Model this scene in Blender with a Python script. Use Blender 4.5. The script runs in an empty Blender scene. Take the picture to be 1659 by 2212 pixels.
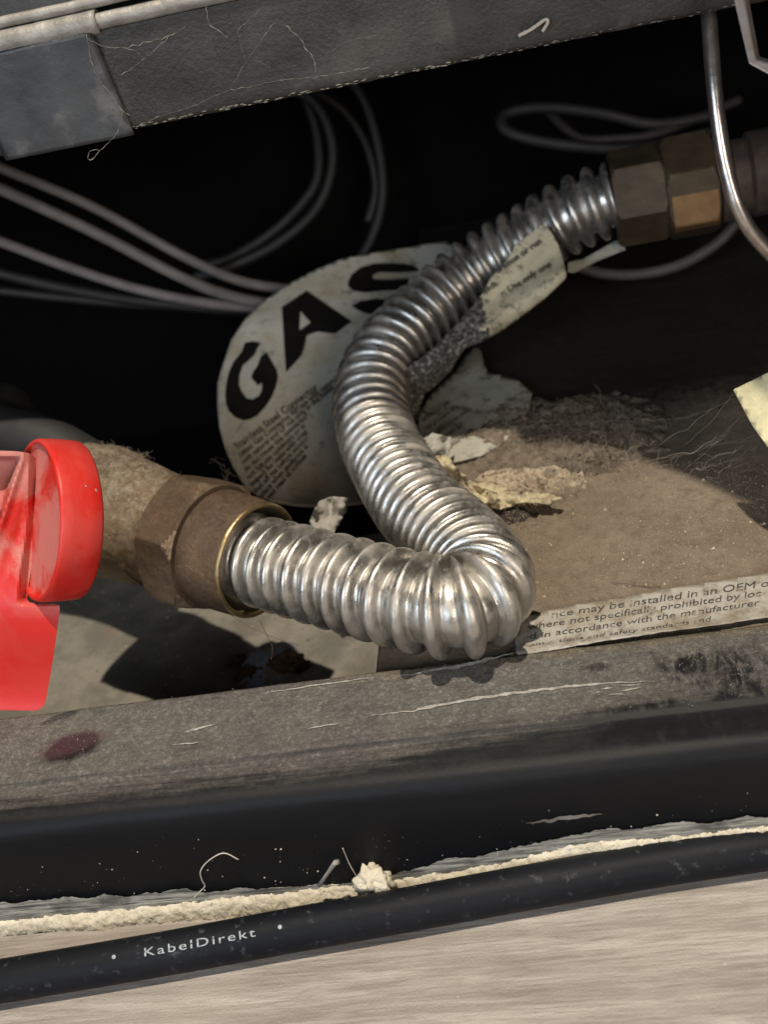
import bpy, bmesh, math, random
from math import sin, cos, tan, pi, radians as R
from mathutils import Vector as V, Matrix, noise
random.seed(7)
S = 0.001                      # everything below is written in millimetres
sc = bpy.context.scene
COL = sc.collection

# ------------------------------------------------------------------ camera
F, CX, CY, H = 2670.0, 829.5, 1106.0, 170.74
yaw, pit, rol = R(11), R(32), R(14.1)
fw = V((-sin(yaw)*cos(pit), cos(yaw)*cos(pit), -sin(pit)))
up0 = V((-sin(yaw)*sin(pit), cos(yaw)*sin(pit), cos(pit)))
rt0 = V((cos(yaw), sin(yaw), 0))
rt = rt0*cos(rol) - up0*sin(rol)
up = rt0*sin(rol) + up0*cos(rol)
EYE = V((0, 0, H))
cam = bpy.data.objects.new('camera', bpy.data.cameras.new('camera')); COL.objects.link(cam)
m = Matrix((rt, up, -fw)).transposed().to_4x4(); m.translation = EYE*S
cam.matrix_world = m
cd = cam.data; cd.sensor_fit = 'VERTICAL'; cd.sensor_height = 36; cd.sensor_width = 36
cd.lens = 36/(2*1106/F); cd.clip_start = 0.01; cd.clip_end = 20
cd.dof.use_dof = True; cd.dof.focus_distance = 0.264; cd.dof.aperture_fstop = 19
sc.camera = cam

# ------------------------------------------------------------------ world and lamps
w = bpy.data.worlds.new('World'); sc.world = w; w.use_nodes = True
bg = w.node_tree.nodes['Background']; bg.inputs[0].default_value = (0.75, 0.87, 1.0, 1); bg.inputs[1].default_value = 0.02
def lamp(name, loc, target, power, size, color, shape='DISK', size_y=None):
    l = bpy.data.lights.new(name, 'AREA'); l.shape = shape; l.size = size*S
    if size_y: l.size_y = size_y*S
    l.energy = power; l.color = color
    o = bpy.data.objects.new(name, l); COL.objects.link(o)
    o.location = V(loc)*S
    o.rotation_euler = (V(target)-V(loc)).to_track_quat('-Z', 'Y').to_euler()
    return o
TGT = V((-30, 230, 10))
EL, AZ = R(79), R(14)
KD = V((cos(EL)*sin(AZ), -cos(EL)*cos(AZ), sin(EL)))       # from the subject towards the key lamp
lamp('key_lamp', TGT+KD*1500, TGT, 27, 34, (1.0, 0.90, 0.75))
lamp('window_light', (-420, -620, 430), (-60, 260, 20), 4.4, 420, (0.72, 0.85, 1.0), 'RECTANGLE', 420)
lamp('room_light', (330, -620, 380), (0, 280, 20), 3.0, 300, (1.0, 0.88, 0.74), 'RECTANGLE', 260)
sc.view_settings.view_transform = 'Standard'; sc.view_settings.look = 'None'
sc.view_settings.exposure = 0.0; sc.view_settings.gamma = 1.0
sc.render.engine = 'CYCLES'
sc.cycles.max_bounces = 8

# ------------------------------------------------------------------ placing helpers
def P(x, y, d):                # point seen at (x, y) at depth d along the view axis
    return EYE + rt*((x-CX)/F*d) + up*(-(y-CY)/F*d) + fw*d
def onz(x, y, z):
    v = P(x, y, 1)-EYE; return EYE + v*((z-H)/v.z)
def ony(x, y, Y):
    v = P(x, y, 1)-EYE; return EYE + v*(Y/v.y)
def cdir(a, b, c):             # direction given as right, up, towards the viewer
    return (rt*a + up*b - fw*c).normalized()
def lerp(a, b, t): return a+(b-a)*t
def sm(a, b, x):
    t = min(1, max(0, (x-a)/(b-a))); return t*t*(3-2*t)
def nz(x, y, z=0.0): return noise.noise(V((x, y, z)))
def fb(x, y, z=0.0, o=4): return noise.fractal(V((x, y, z)), 1.0, 2.0, o)

# ------------------------------------------------------------------ object helpers
def tag(o, label=None, cat=None, group=None, kind=None):
    if label: o['label'] = label
    if cat: o['category'] = cat
    if group: o['group'] = group
    if kind: o['kind'] = kind
    return o
def thing(name, base, label, cat, group=None):
    o = bpy.data.objects.new(name, None); COL.objects.link(o); o.location = V(base)*S
    o.empty_display_size = 0.01
    return tag(o, label, cat, group)
ORG = {}
def origin(o):
    return o['_w'] if False else ORG.get(o.name, V((0, 0, 0)))
def mesh(name, vs, fs, mat, parent=None, smooth=True, base=None, bevel=0, solid=0, sub=0, angle=None):
    vs = [V(v) for v in vs]
    if parent is not None:
        off = ORG[parent.name] if parent.name in ORG else parent.location/S
    else:
        off = V(base) if base is not None else V((0, 0, 0))
    me = bpy.data.meshes.new(name)
    me.from_pydata([tuple((v-off)*S) for v in vs], [], fs); me.update()
    for ms in (mat if isinstance(mat, (list, tuple)) else [mat]): me.materials.append(ms)
    bm = bmesh.new(); bm.from_mesh(me)
    bmesh.ops.remove_doubles(bm, verts=bm.verts, dist=1e-8)
    bmesh.ops.recalc_face_normals(bm, faces=bm.faces); bm.to_mesh(me); bm.free()
    if smooth: me.polygons.foreach_set('use_smooth', [True]*len(me.polygons))
    o = bpy.data.objects.new(name, me); COL.objects.link(o)
    if parent is not None: o.parent = parent
    else: o.location = off*S
    ORG[o.name] = off
    if angle is not None: me.set_sharp_from_angle(angle=R(angle))
    if solid:
        md = o.modifiers.new('thickness', 'SOLIDIFY'); md.thickness = abs(solid)*S; md.offset = 0
    if bevel:
        md = o.modifiers.new('edges', 'BEVEL'); md.width = bevel*S; md.segments = 3; md.limit_method = 'ANGLE'; md.angle_limit = R(35); md.harden_normals = False
    if sub:
        md = o.modifiers.new('smooth', 'SUBSURF'); md.levels = sub; md.render_levels = sub
    return o
def frame(a, ref=V((0, 0, 1))):
    a = a.normalized(); u = ref-a*ref.dot(a)
    if u.length < 1e-3: u = V((1, 0, 0))-a*a.x
    u.normalize(); return u, a.cross(u)
def lathe(c, a, prof, seg=64, rfn=None, ref=V((0, 0, 1))):
    """rings at (s, r) along axis a from c; rfn(s, theta, r) may reshape."""
    u, v = frame(a, ref); vs = []; fs = []
    for i, (s, r) in enumerate(prof):
        for k in range(seg):
            t = 2*pi*k/seg; rr = rfn(i, t, r) if rfn else r
            vs.append(c+a*s+(u*cos(t)+v*sin(t))*rr)
    for i in range(len(prof)-1):
        for k in range(seg):
            k2 = (k+1) % seg
            fs.append((i*seg+k, i*seg+k2, (i+1)*seg+k2, (i+1)*seg+k))
    return vs, fs
def catmull(pts, n=24):
    pts = [V(p) for p in pts]; q = [pts[0]*2-pts[1]]+pts+[pts[-1]*2-pts[-2]]; out = []
    for i in range(1, len(q)-2):
        p0, p1, p2, p3 = q[i-1:i+3]
        for k in range(n):
            t = k/n
            out.append(0.5*((2*p1)+(p2-p0)*t+(2*p0-5*p1+4*p2-p3)*t*t+(-p0+3*p1-3*p2+p3)*t**3))
    out.append(pts[-1]); return out
def resample(pts, ds):
    L = [0]
    for a, b in zip(pts, pts[1:]): L.append(L[-1]+(b-a).length)
    tot = L[-1]; n = max(2, int(tot/ds)+1); out = []; j = 0
    for i in range(n):
        s = tot*i/(n-1)
        while j < len(L)-2 and L[j+1] < s: j += 1
        t = (s-L[j])/max(1e-9, L[j+1]-L[j]); out.append(pts[j].lerp(pts[j+1], t))
    return out, tot
def tube(path, rfn, seg=12, cap=True):
    n = len(path); vs = []; fs = []
    T = [(path[min(n-1, i+1)]-path[max(0, i-1)]).normalized() for i in range(n)]
    u, _ = frame(T[0])
    for i in range(n):
        u = (u-T[i]*u.dot(T[i])).normalized(); v = T[i].cross(u)
        for k in range(seg):
            t = 2*pi*k/seg; r = rfn(i, t) if callable(rfn) else rfn
            vs.append(path[i]+(u*cos(t)+v*sin(t))*r)
    for i in range(n-1):
        for k in range(seg):
            k2 = (k+1) % seg; fs.append((i*seg+k, i*seg+k2, (i+1)*seg+k2, (i+1)*seg+k))
    if cap: fs.append(tuple(range(seg))[::-1]); fs.append(tuple((n-1)*seg+k for k in range(seg)))
    return vs, fs
class MB:
    def __init__(s): s.v = []; s.f = []
    def add(s, vf):
        o = len(s.v); s.v += list(vf[0]); s.f += [tuple(i+o for i in f) for f in vf[1]]; return s
def poly_grid(poly, step):
    """2-D polygon cut by a grid so that it can be bent; returns verts (x,y) and faces"""
    bm = bmesh.new(); vs = [bm.verts.new((x, y, 0)) for x, y in poly]; bm.faces.new(vs)
    xs = [p[0] for p in poly]; ys = [p[1] for p in poly]
    for ax, lo, hi in ((0, min(xs), max(xs)), (1, min(ys), max(ys))):
        c = math.floor(lo/step)*step+step
        while c < hi:
            co = (c, 0, 0) if ax == 0 else (0, c, 0); no = (1, 0, 0) if ax == 0 else (0, 1, 0)
            bmesh.ops.bisect_plane(bm, geom=bm.verts[:]+bm.edges[:]+bm.faces[:], plane_co=co, plane_no=no, dist=1e-5); c += step
    bmesh.ops.triangulate(bm, faces=[f for f in bm.faces if len(f.verts) > 4])
    bm.verts.index_update()
    r = [(v.co.x, v.co.y) for v in bm.verts], [tuple(v.index for v in f.verts) for f in bm.faces]
    bm.free(); return r
def mapped(vf, fn): return [fn(x, y) for x, y in vf[0]], vf[1]
def text2d(s, size=1.0, sx=1.0, bold=0.0, space=1.0):
    cu = bpy.data.curves.new('t', 'FONT'); cu.body = s; cu.size = size; cu.offset = bold; cu.space_character = space
    cu.resolution_u = 3
    o = bpy.data.objects.new('t', cu); COL.objects.link(o)
    me = o.to_mesh()
    v = [(q.co.x*sx, q.co.y) for q in me.vertices]; f = [tuple(p.vertices) for p in me.polygons]
    o.to_mesh_clear(); bpy.data.objects.remove(o); bpy.data.curves.remove(cu)
    return v, f
def place2d(vf, x, y, ax, ay, drop=None):
    """text baseline start at pixel-like (x,y); ax/ay are the 2-D directions of its right and its up"""
    v, f = vf
    if drop:
        rnd = random.Random(drop[1]); keep = []
        for t in f:
            cx = sum(v[i][0] for i in t)/len(t); cy = sum(v[i][1] for i in t)/len(t)
            if nz(cx*drop[2]+drop[1], cy*drop[2]) < drop[0]: keep.append(t)
        f = keep
    return [(x+a*ax[0]+b*ay[0], y+a*ax[1]+b*ay[1]) for a, b in v], f

# ------------------------------------------------------------------ materials
class NT:
    def __init__(s, name):
        s.m = bpy.data.materials.new(name); s.m.use_nodes = True; s.t = s.m.node_tree; s.b = s.t.nodes['Principled BSDF']
        tc = s.t.nodes.new('ShaderNodeTexCoord'); mp = s.t.nodes.new('ShaderNodeVectorMath'); mp.operation = 'SCALE'
        mp.inputs[3].default_value = 1000.0; s.t.links.new(tc.outputs['Object'], mp.inputs[0]); s.co = mp.outputs[0]
    def n(s, typ, **k):
        nd = s.t.nodes.new(typ)
        for a, b in k.items(): setattr(nd, a, b)
        return nd
    def l(s, a, b):
        if isinstance(a, (int, float)): b.default_value = a
        elif isinstance(a, tuple): b.default_value = a if len(a) == 4 or b.type == 'VECTOR' else a+(1,)
        else: s.t.links.new(a, b)
    def noise(s, scale, detail=4, rough=0.6, dist=0, stretch=None, co=None):
        nd = s.n('ShaderNodeTexNoise'); nd.inputs['Scale'].default_value = scale; nd.inputs['Detail'].default_value = detail
        nd.inputs['Roughness'].default_value = rough; nd.inputs['Distortion'].default_value = dist
        c = co or s.co
        if stretch:
            mp = s.n('ShaderNodeMapping'); mp.inputs['Scale'].default_value = stretch[:3]
            if len(stretch) > 3: mp.inputs['Rotation'].default_value = (0, 0, R(stretch[3]))
            s.l(c, mp.inputs[0]); c = mp.outputs[0]
        s.l(c, nd.inputs['Vector']); return nd.outputs['Fac']
    def ramp(s, x, lo, hi, a=0.0, b=1.0):
        nd = s.n('ShaderNodeMapRange'); nd.interpolation_type = 'SMOOTHSTEP'; s.l(x, nd.inputs[0])
        for i, v in enumerate((lo, hi, a, b)): nd.inputs[i+1].default_value = v
        return nd.outputs[0]
    def mix(s, f, a, b):
        nd = s.n('ShaderNodeMix', data_type='RGBA'); s.l(f, nd.inputs[0]); s.l(a, nd.inputs[6]); s.l(b, nd.inputs[7]); return nd.outputs[2]
    def math(s, op, a, b=0.0):
        nd = s.n('ShaderNodeMath', operation=op); s.l(a, nd.inputs[0]); s.l(b, nd.inputs[1]); return nd.outputs[0]
    def upness(s, lo=0.1, hi=0.8):
        g = s.n('ShaderNodeNewGeometry'); sx = s.n('ShaderNodeSeparateXYZ'); s.l(g.outputs['Normal'], sx.inputs[0])
        return s.ramp(sx.outputs[2], lo, hi)
    def spot(s, c, rx, ry, rot=0, soft=0.35, jag=0.4, js=0.25):
        """soft-edged worn patch round c (mm, object space) in the xy plane"""
        mp = s.n('ShaderNodeMapping', vector_type='TEXTURE'); mp.inputs['Location'].default_value = (c[0], c[1], 0)
        mp.inputs['Rotation'].default_value = (0, 0, R(rot)); mp.inputs['Scale'].default_value = (rx, ry, 1e6)
        s.l(s.co, mp.inputs[0]); le = s.n('ShaderNodeVectorMath', operation='LENGTH'); s.l(mp.outputs[0], le.inputs[0])
        d = s.math('ADD', le.outputs['Value'], s.math('MULTIPLY', s.math('SUBTRACT', s.noise(js, 4), 0.5), jag*2))
        return s.ramp(d, 1.0, 1.0-soft)
    def bump(s, h, dist=0.3, strength=1.0, prev=None):
        nd = s.n('ShaderNodeBump'); nd.inputs['Strength'].default_value = strength; nd.inputs['Distance'].default_value = dist*S
        s.l(h, nd.inputs['Height'])
        if prev is not None: s.l(prev, nd.inputs['Normal'])
        return nd.outputs[0]
    def out(s, col=None, rough=None, metal=None, normal=None, **k):
        if col is not None: s.l(col, s.b.inputs['Base Color'])
        if rough is not None: s.l(rough, s.b.inputs['Roughness'])
        if metal is not None: s.l(metal, s.b.inputs['Metallic'])
        if normal is not None: s.l(normal, s.b.inputs['Normal'])
        for a, b in k.items(): s.l(b, s.b.inputs[a.replace('_', ' ')])
        return s.m
def simple(name, c1, c2=None, scale=0.2, rough=0.5, metal=0.0, bump=0.0, bscale=2.0, dust=None, spec=0.5, detail=5):
    """dust = (colour, amount, noise scale, upness weight)"""
    n = NT(name); c2 = c2 or tuple(x*0.7 for x in c1)
    col = n.mix(n.ramp(n.noise(scale, detail), 0.3, 0.7), c1, c2); ro = rough; me = metal
    if dust:
        k = n.ramp(n.math('ADD', n.noise(dust[2], 6, 0.65), dust[1]-0.5), 0.42, 0.62)
        if dust[3]: k = n.math('MULTIPLY', k, n.math('ADD', n.math('MULTIPLY', n.upness(-0.1, 0.8), dust[3]), 1-dust[3]))
        col = n.mix(k, col, dust[0]); ro = n.mix(k, (rough,)*3, (0.95,)*3); me = n.math('MULTIPLY', n.math('SUBTRACT', 1.0, k), metal)
    nm = n.bump(n.noise(bscale, 5, 0.65), bump) if bump else None
    return n.out(col, ro, me, nm, **{'Specular IOR Level': spec})
DUST = (0.30, 0.245, 0.185)
def mat_hose():
    n = NT('stainless_hose')
    k = n.ramp(n.noise(0.13, 6, 0.7), 0.38, 0.70)
    fine = n.ramp(n.noise(1.6, 5, 0.75), 0.3, 0.7)
    a = n.math('MULTIPLY', k, n.math('ADD', n.math('MULTIPLY', n.upness(-0.2, 0.9), 0.32), 0.16))
    a = n.math('MULTIPLY', a, n.math('ADD', n.math('MULTIPLY', fine, 0.7), 0.45))
    a = n.math('ADD', n.math('MULTIPLY', a, 1.4), 0.08)
    col = n.mix(n.noise(0.08, 3), (0.46, 0.44, 0.405), (0.54, 0.52, 0.49))
    col = n.mix(a, col, (0.36, 0.32, 0.26))
    ro = n.math('ADD', n.ramp(n.noise(0.5, 5), 0.3, 0.75, 0.20, 0.30), n.math('MULTIPLY', a, 0.5))
    return n.out(col, ro, n.math('SUBTRACT', 1.0, a), n.bump(n.math('ADD', n.noise(1.1, 6, 0.7), n.math('MULTIPLY', n.noise(0.25, 3), 1.5)), 0.07, 0.7))
M = {}
M['hose'] = mat_hose()
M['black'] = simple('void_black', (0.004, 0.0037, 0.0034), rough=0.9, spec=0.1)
M['wire'] = simple('wire_sleeve', (0.23, 0.21, 0.195), (0.16, 0.145, 0.14), 0.1, 0.55, bump=0.05, bscale=1.5)
M['wire_dark'] = simple('dark_wire_sleeve', (0.026, 0.024, 0.023), (0.016, 0.015, 0.015), 0.1, 0.6)
M['tube'] = simple('aluminium_tube', (0.62, 0.57, 0.53), (0.42, 0.37, 0.34), 0.25, 0.3, 0.9, bump=0.08, bscale=0.6)
def mat_grimy(name, metal1, metal2, dust, mlo, mhi, base=0.0, rough=0.42):
    n = NT(name); f = n.noise(1.3, 7, 0.85); a = n.noise(0.11, 7, 0.7, 0.5); st = n.noise(0.4, 8, 0.8, 1.0)
    col = n.mix(n.ramp(a, 0.3, 0.7), metal1, metal2)
    col = n.mix(n.ramp(st, 0.52, 0.70, 0, 0.6), col, tuple(x*0.45 for x in metal2))
    k = n.math('ADD', n.math('MULTIPLY', n.upness(0.0, 0.9), n.ramp(st, mlo, mhi, 0.15, 0.95)), base)
    k = n.math('MULTIPLY', k, n.ramp(f, 0.3, 0.62, 0.55, 1.0))
    d = n.mix(n.ramp(f, 0.45, 0.7), dust, tuple(x*1.45 for x in dust))
    col = n.mix(k, col, d)
    return n.out(col, n.ramp(k, 0, 0.8, rough, 0.95), n.math('MULTIPLY', n.math('SUBTRACT', 1.0, k), 0.65), n.bump(n.math('ADD', st, n.math('MULTIPLY', f, 0.4)), 0.6))
M['brass_dusty'] = mat_grimy('tarnished_brass', (0.20, 0.13, 0.080), (0.11, 0.072, 0.050), (0.16, 0.12, 0.085), 0.42, 0.80, 0.02, 0.34)
M['brass_body'] = mat_grimy('dusty_brass_body', (0.27, 0.18, 0.09), (0.13, 0.09, 0.058), (0.29, 0.25, 0.195), 0.40, 0.60, 0.10, 0.36)
M['brass_bright'] = simple('bright_brass', (0.46, 0.345, 0.18), (0.30, 0.22, 0.12), 0.4, 0.38, 0.85, bump=0.1, bscale=1.0)
M['brass_dim'] = simple('dull_brass', (0.105, 0.074, 0.042), (0.065, 0.047, 0.029), 0.12, 0.55, 0.35, bump=0.1, bscale=0.6)
M['lit_facet'] = simple('orange_lit_brass', (0.30, 0.175, 0.075), (0.22, 0.125, 0.055), 0.15, 0.5, 0.25, bump=0.06, bscale=1.0)
M['hair'] = simple('pale_fibre', (0.62, 0.56, 0.48), rough=0.8)
M['hair_web'] = simple('web_thread', (0.30, 0.27, 0.23), rough=0.8)
M['hair_dark'] = simple('dark_fibre', (0.10, 0.075, 0.06), rough=0.8)
M['grit'] = simple('grit', (0.55, 0.46, 0.36), (0.22, 0.17, 0.12), 0.9, 0.9)
M['ink'] = simple('black_ink', (0.016, 0.014, 0.012), rough=0.5, dust=((0.06, 0.05, 0.04), 0.30, 0.5, 0))
def mat_worn():
    n = NT('worn_ink'); k = n.ramp(n.noise(0.28, 7, 0.75), 0.52, 0.62); k2 = n.ramp(n.noise(1.6, 4, 0.8), 0.5, 0.7, 0, 0.6)
    col = n.mix(n.math('MAXIMUM', k, k2), (0.035, 0.032, 0.028), (0.27, 0.25, 0.21)); return n.out(col, 0.75)
M['ink_soft'] = mat_worn()
M['white_print'] = simple('white_print', (0.40, 0.44, 0.48), (0.22, 0.25, 0.28), 1.5, rough=0.6)
def mat_tile():
    n = NT('wood_look_tile')
    g = n.noise(0.10, 9, 0.68, 0.5, (0.16, 2.4, 1, 1.5)); g2 = n.noise(0.8, 7, 0.7, 0.3, (0.12, 2.0, 1, 2.5)); g3 = n.noise(0.02, 3)
    col = n.mix(n.ramp(g, 0.33, 0.68), (0.25, 0.212, 0.185), (0.445, 0.40, 0.365))
    col = n.mix(n.ramp(g2, 0.44, 0.64, 0, 0.65), col, (0.19, 0.16, 0.135))
    col = n.mix(n.ramp(g3, 0.4, 0.7, 0, 0.35), col, (0.42, 0.38, 0.33))
    return n.out(col, 0.5, 0.0, n.bump(n.math('ADD', g2, n.noise(1.8, 3)), 0.18))
def mat_pan():
    n = NT('dusty_firebox_pan')
    big = n.noise(0.045, 6, 0.65); mid = n.noise(0.32, 7, 0.7); fine = n.noise(1.9, 6, 0.8)
    col = n.mix(n.ramp(big, 0.35, 0.68), (0.235, 0.185, 0.135), (0.33, 0.27, 0.20))
    col = n.mix(n.ramp(mid, 0.42, 0.72, 0, 0.7), col, (0.155, 0.12, 0.09))
    col = n.mix(n.ramp(fine, 0.50, 0.72, 0, 0.75), col, (0.40, 0.33, 0.25))
    col = n.mix(n.ramp(n.noise(1.1, 4), 0.62, 0.74, 0, 0.8), col, (0.10, 0.075, 0.055))
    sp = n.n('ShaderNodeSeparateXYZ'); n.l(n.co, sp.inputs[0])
    col = n.mix(n.ramp(n.math('ADD', sp.outputs[1], n.math('MULTIPLY', mid, 26.0)), 300, 328, 0, 0.93), col, (0.018, 0.015, 0.013))  # rear of the pan darkened to deepen the shade behind the rail
    return n.out(col, 0.95, 0.0, n.bump(n.math('ADD', mid, fine), 0.7), **{'Specular IOR Level': 0.15})
def mat_lowpan():
    n = NT('pale_dusty_steel')
    big = n.noise(0.05, 6, 0.65); fine = n.noise(0.9, 6, 0.8)
    col = n.mix(n.ramp(big, 0.38, 0.62), (0.15, 0.14, 0.118), (0.25, 0.23, 0.19))
    col = n.mix(n.ramp(fine, 0.55, 0.75, 0, 0.5), col, (0.14, 0.115, 0.09))
    col = n.mix(n.ramp(n.noise(0.14, 5), 0.55, 0.7, 0, 0.6), col, (0.19, 0.14, 0.10))
    return n.out(col, 0.85, 0.0, n.bump(fine, 0.3), **{'Specular IOR Level': 0.2})
def mat_sill(base):
    """black painted steel under settled dust, with wiped and scuffed patches"""
    n = NT('dusty_black_sill')
    q = lambda px, py: tuple(onz(px, py, 2.5)-V(base))[:2]
    fine = n.noise(1.0, 9, 0.95); mid = n.noise(0.24, 8, 0.75); big = n.noise(0.05, 4); xs = n.noise(0.5, 8, 0.75, 0.2, (0.10, 1.4, 1, 0))
    sep = n.n('ShaderNodeSeparateXYZ'); n.l(n.co, sep.inputs[0])
    # dust thins towards the front edge, where it is brushed off
    yk = n.ramp(n.math('ADD', sep.outputs[1], n.math('MULTIPLY', n.math('SUBTRACT', xs, 0.5), 11.0)), 172.2-base[1], 180.5-base[1])
    yk = n.ramp(n.math('SUBTRACT', n.math('ADD', sep.outputs[1], n.math('MULTIPLY', n.math('SUBTRACT', xs, 0.5), 13.0)), n.ramp(sep.outputs[0], -30, 60, 0, 7.0)), 172.2-base[1], 181.5-base[1])
    k = n.math('MULTIPLY', n.upness(0.80, 0.97), n.math('ADD', n.math('MULTIPLY', yk, 0.95), 0.04))
    k = n.math('MULTIPLY', k, n.ramp(mid, 0.30, 0.58, 0.50, 1.0))
    k = n.math('MULTIPLY', k, n.ramp(xs, 0.34, 0.5, 0.6, 1.0))
    # rubbed streaks towards the right end
    sk1 = n.noise(0.34, 8, 0.75, 0.8, (1.2, 0.28, 1, 42)); sk2 = n.noise(0.30, 8, 0.75, 1.2, (1.1, 0.40, 1, -10))
    for cpt, a_, b_, rt_, sk in ((q(1545, 1440), 15, 9, 0, sk1), (q(1640, 1500), 12, 10, 0, sk1), (q(1400, 1550), 13, 8, 0, sk2), (q(1500, 1560), 12, 7, 0, sk2)):
        k = n.math('MULTIPLY', k, n.math('SUBTRACT', 1.0, n.math('MULTIPLY', n.spot(cpt, a_, b_, rt_, 0.6, 0.6, 0.3), n.ramp(sk, 0.44, 0.62, 0.95, 0.05))))
    wipes = [(q(155, 1612), 9.5, 5.8, 12, 0.45, 0.25), (q(130, 1548), 6, 1.6, 20, 0.5, 0.3), (q(1400, 1560), 16, 3.2, 14, 0.8, 0.9), (q(1500, 1440), 12, 5, -30, 0.9, 1.1),
             (q(1290, 1440), 4, 2.2, 0, 0.7, 0.9), (q(1530, 1590), 16, 4, 10, 0.9, 0.9), (q(420, 1610), 6, 3.5, 10, 0.6, 0.9), (q(1620, 1540), 10, 5, -40, 0.8, 1.1)]
    for i, (c, a, b, rot, soft, jag) in enumerate(wipes):
        amt = 0.97 if i < 1 else 0.8 if i < 2 else (0.8 if i != 6 else 0.35)
        k = n.math('MULTIPLY', k, n.math('SUBTRACT', 1.0, n.math('MULTIPLY', n.spot(c, a, b, rot, soft, jag, 0.3), amt)))
    k = n.math('MULTIPLY', k, n.ramp(fine, 0.42, 0.58, 0.34, 1.0))
    dust = n.mix(n.ramp(big, 0.4, 0.6), (0.43, 0.40, 0.355), (0.37, 0.335, 0.31))
    dust = n.mix(n.math('MULTIPLY', n.ramp(n.math('ADD', sep.outputs[1], n.math('MULTIPLY', mid, 5.0)), 200.2-base[1], 203.5-base[1]), n.ramp(sep.outputs[0], -30, 0)), dust, (0.46, 0.39, 0.29))
    dust = n.mix(n.ramp(n.noise(3.5, 3, 0.9), 0.58, 0.78), dust, (0.48, 0.43, 0.37))
    paint = n.mix(n.spot(q(160, 1600), 12, 5, 18, 0.5, 0.1), (0.0075, 0.008, 0.0095), (0.045, 0.022, 0.028))
    spk = n.ramp(n.noise(1.3, 6, 0.9), 0.70, 0.80)
    paint = n.mix(n.math('MULTIPLY', spk, 0.5), paint, (0.35, 0.33, 0.32))
    col = n.mix(k, paint, dust)
    ro = n.ramp(k, 0, 0.4, 0.50, 0.95)
    return n.out(col, ro, 0.0, n.bump(n.math('ADD', n.math('MULTIPLY', fine, k), n.math('MULTIPLY', mid, 0.3)), 0.45), **{'Specular IOR Level': 0.16})
def mat_red():
    n = NT('dusty_red_plastic')
    k = n.ramp(n.noise(0.075, 5, 0.6, 0.6), 0.36, 0.60)
    f = n.ramp(n.noise(3.0, 5, 0.8), 0.25, 0.7, 0.45, 1)
    at = n.n('ShaderNodeAttribute', attribute_name='dusty'); k = n.math('MULTIPLY', n.math('MULTIPLY', k, f), at.outputs['Fac'])
    col = n.mix(n.noise(0.1, 2), (0.60, 0.020, 0.012), (0.52, 0.014, 0.010))
    col = n.mix(n.math('MULTIPLY', k, 0.55), col, (0.50, 0.34, 0.29))
    return n.out(col, n.ramp(k, 0, 1, 0.42, 0.9), 0.0, n.bump(n.noise(0.25, 3), 0.08), **{'Specular IOR Level': 0.35})
def mat_paper(name, c, stain, grime, g0=0.5, stain_edge=None):
    n = NT(name)
    col = n.mix(n.ramp(n.noise(0.06, 5), 0.42, 0.68), c, stain)
    col = n.mix(n.ramp(n.noise(0.22, 7, 0.75), g0, g0+0.16, 0, 0.85), col, grime)
    col = n.mix(n.ramp(n.noise(1.4, 5, 0.8), 0.58, 0.72, 0, 0.6), col, grime)
    return n.out(col, 0.75, 0.0, n.bump(n.noise(0.5, 6), 0.25))
M['tile'] = mat_tile(); M['pan'] = mat_pan(); M['lowpan'] = mat_lowpan(); M['red'] = mat_red()
M['tag'] = mat_paper('curled_tag_card', (0.72, 0.67, 0.56), (0.58, 0.50, 0.35), (0.18, 0.16, 0.14), 0.53)
M['label'] = mat_paper('yellowed_label', (0.50, 0.46, 0.34), (0.38, 0.33, 0.22), (0.13, 0.115, 0.10), 0.55)
M['grimy'] = mat_paper('grimy_label', (0.34, 0.33, 0.30), (0.24, 0.225, 0.20), (0.06, 0.055, 0.05), 0.47)
M['greygreen'] = mat_paper('grey_green_label', (0.38, 0.37, 0.31), (0.28, 0.27, 0.22), (0.05, 0.05, 0.045), 0.5)
M['sticker'] = mat_paper('warning_sticker', (0.36, 0.34, 0.30), (0.28, 0.24, 0.185), (0.20, 0.16, 0.12), 0.46)
M['cream'] = simple('cream_card', (0.66, 0.60, 0.36), (0.46, 0.42, 0.27), 0.25, 0.7, bump=0.3, bscale=0.6)
M['torn'] = mat_paper('torn_yellow_paper', (0.48, 0.42, 0.27), (0.37, 0.31, 0.20), (0.18, 0.14, 0.10), 0.48)
def mat_crust():
    n = NT('grime_crust'); a = n.ramp(n.noise(0.75, 7, 0.8), 0.44, 0.56); b = n.noise(0.2, 4)
    col = n.mix(a, (0.07, 0.06, 0.052), (0.40, 0.37, 0.32)); col = n.mix(n.ramp(b, 0.45, 0.7, 0, 0.6), col, (0.16, 0.14, 0.12))
    return n.out(col, 0.9, 0.0, n.bump(a, 0.5))
M['crust'] = mat_crust()
M['torn_buff'] = mat_paper('torn_buff_paper', (0.40, 0.33, 0.24), (0.30, 0.24, 0.17), (0.18, 0.14, 0.10), 0.5)
M['torn_grey'] = mat_paper('torn_grey_paper', (0.33, 0.315, 0.28), (0.25, 0.23, 0.20), (0.10, 0.09, 0.08), 0.48)
M['lint'] = simple('brown_lint', (0.26, 0.215, 0.165), (0.14, 0.11, 0.085), 0.35, 0.98, bump=1.6, bscale=0.9, spec=0.1)
M['caulk'] = simple('cream_caulk', (0.72, 0.66, 0.53), (0.58, 0.51, 0.38), 0.3, 0.85, bump=0.6, bscale=1.1, dust=((0.30, 0.245, 0.18), 0.30, 0.5, 0))
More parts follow.
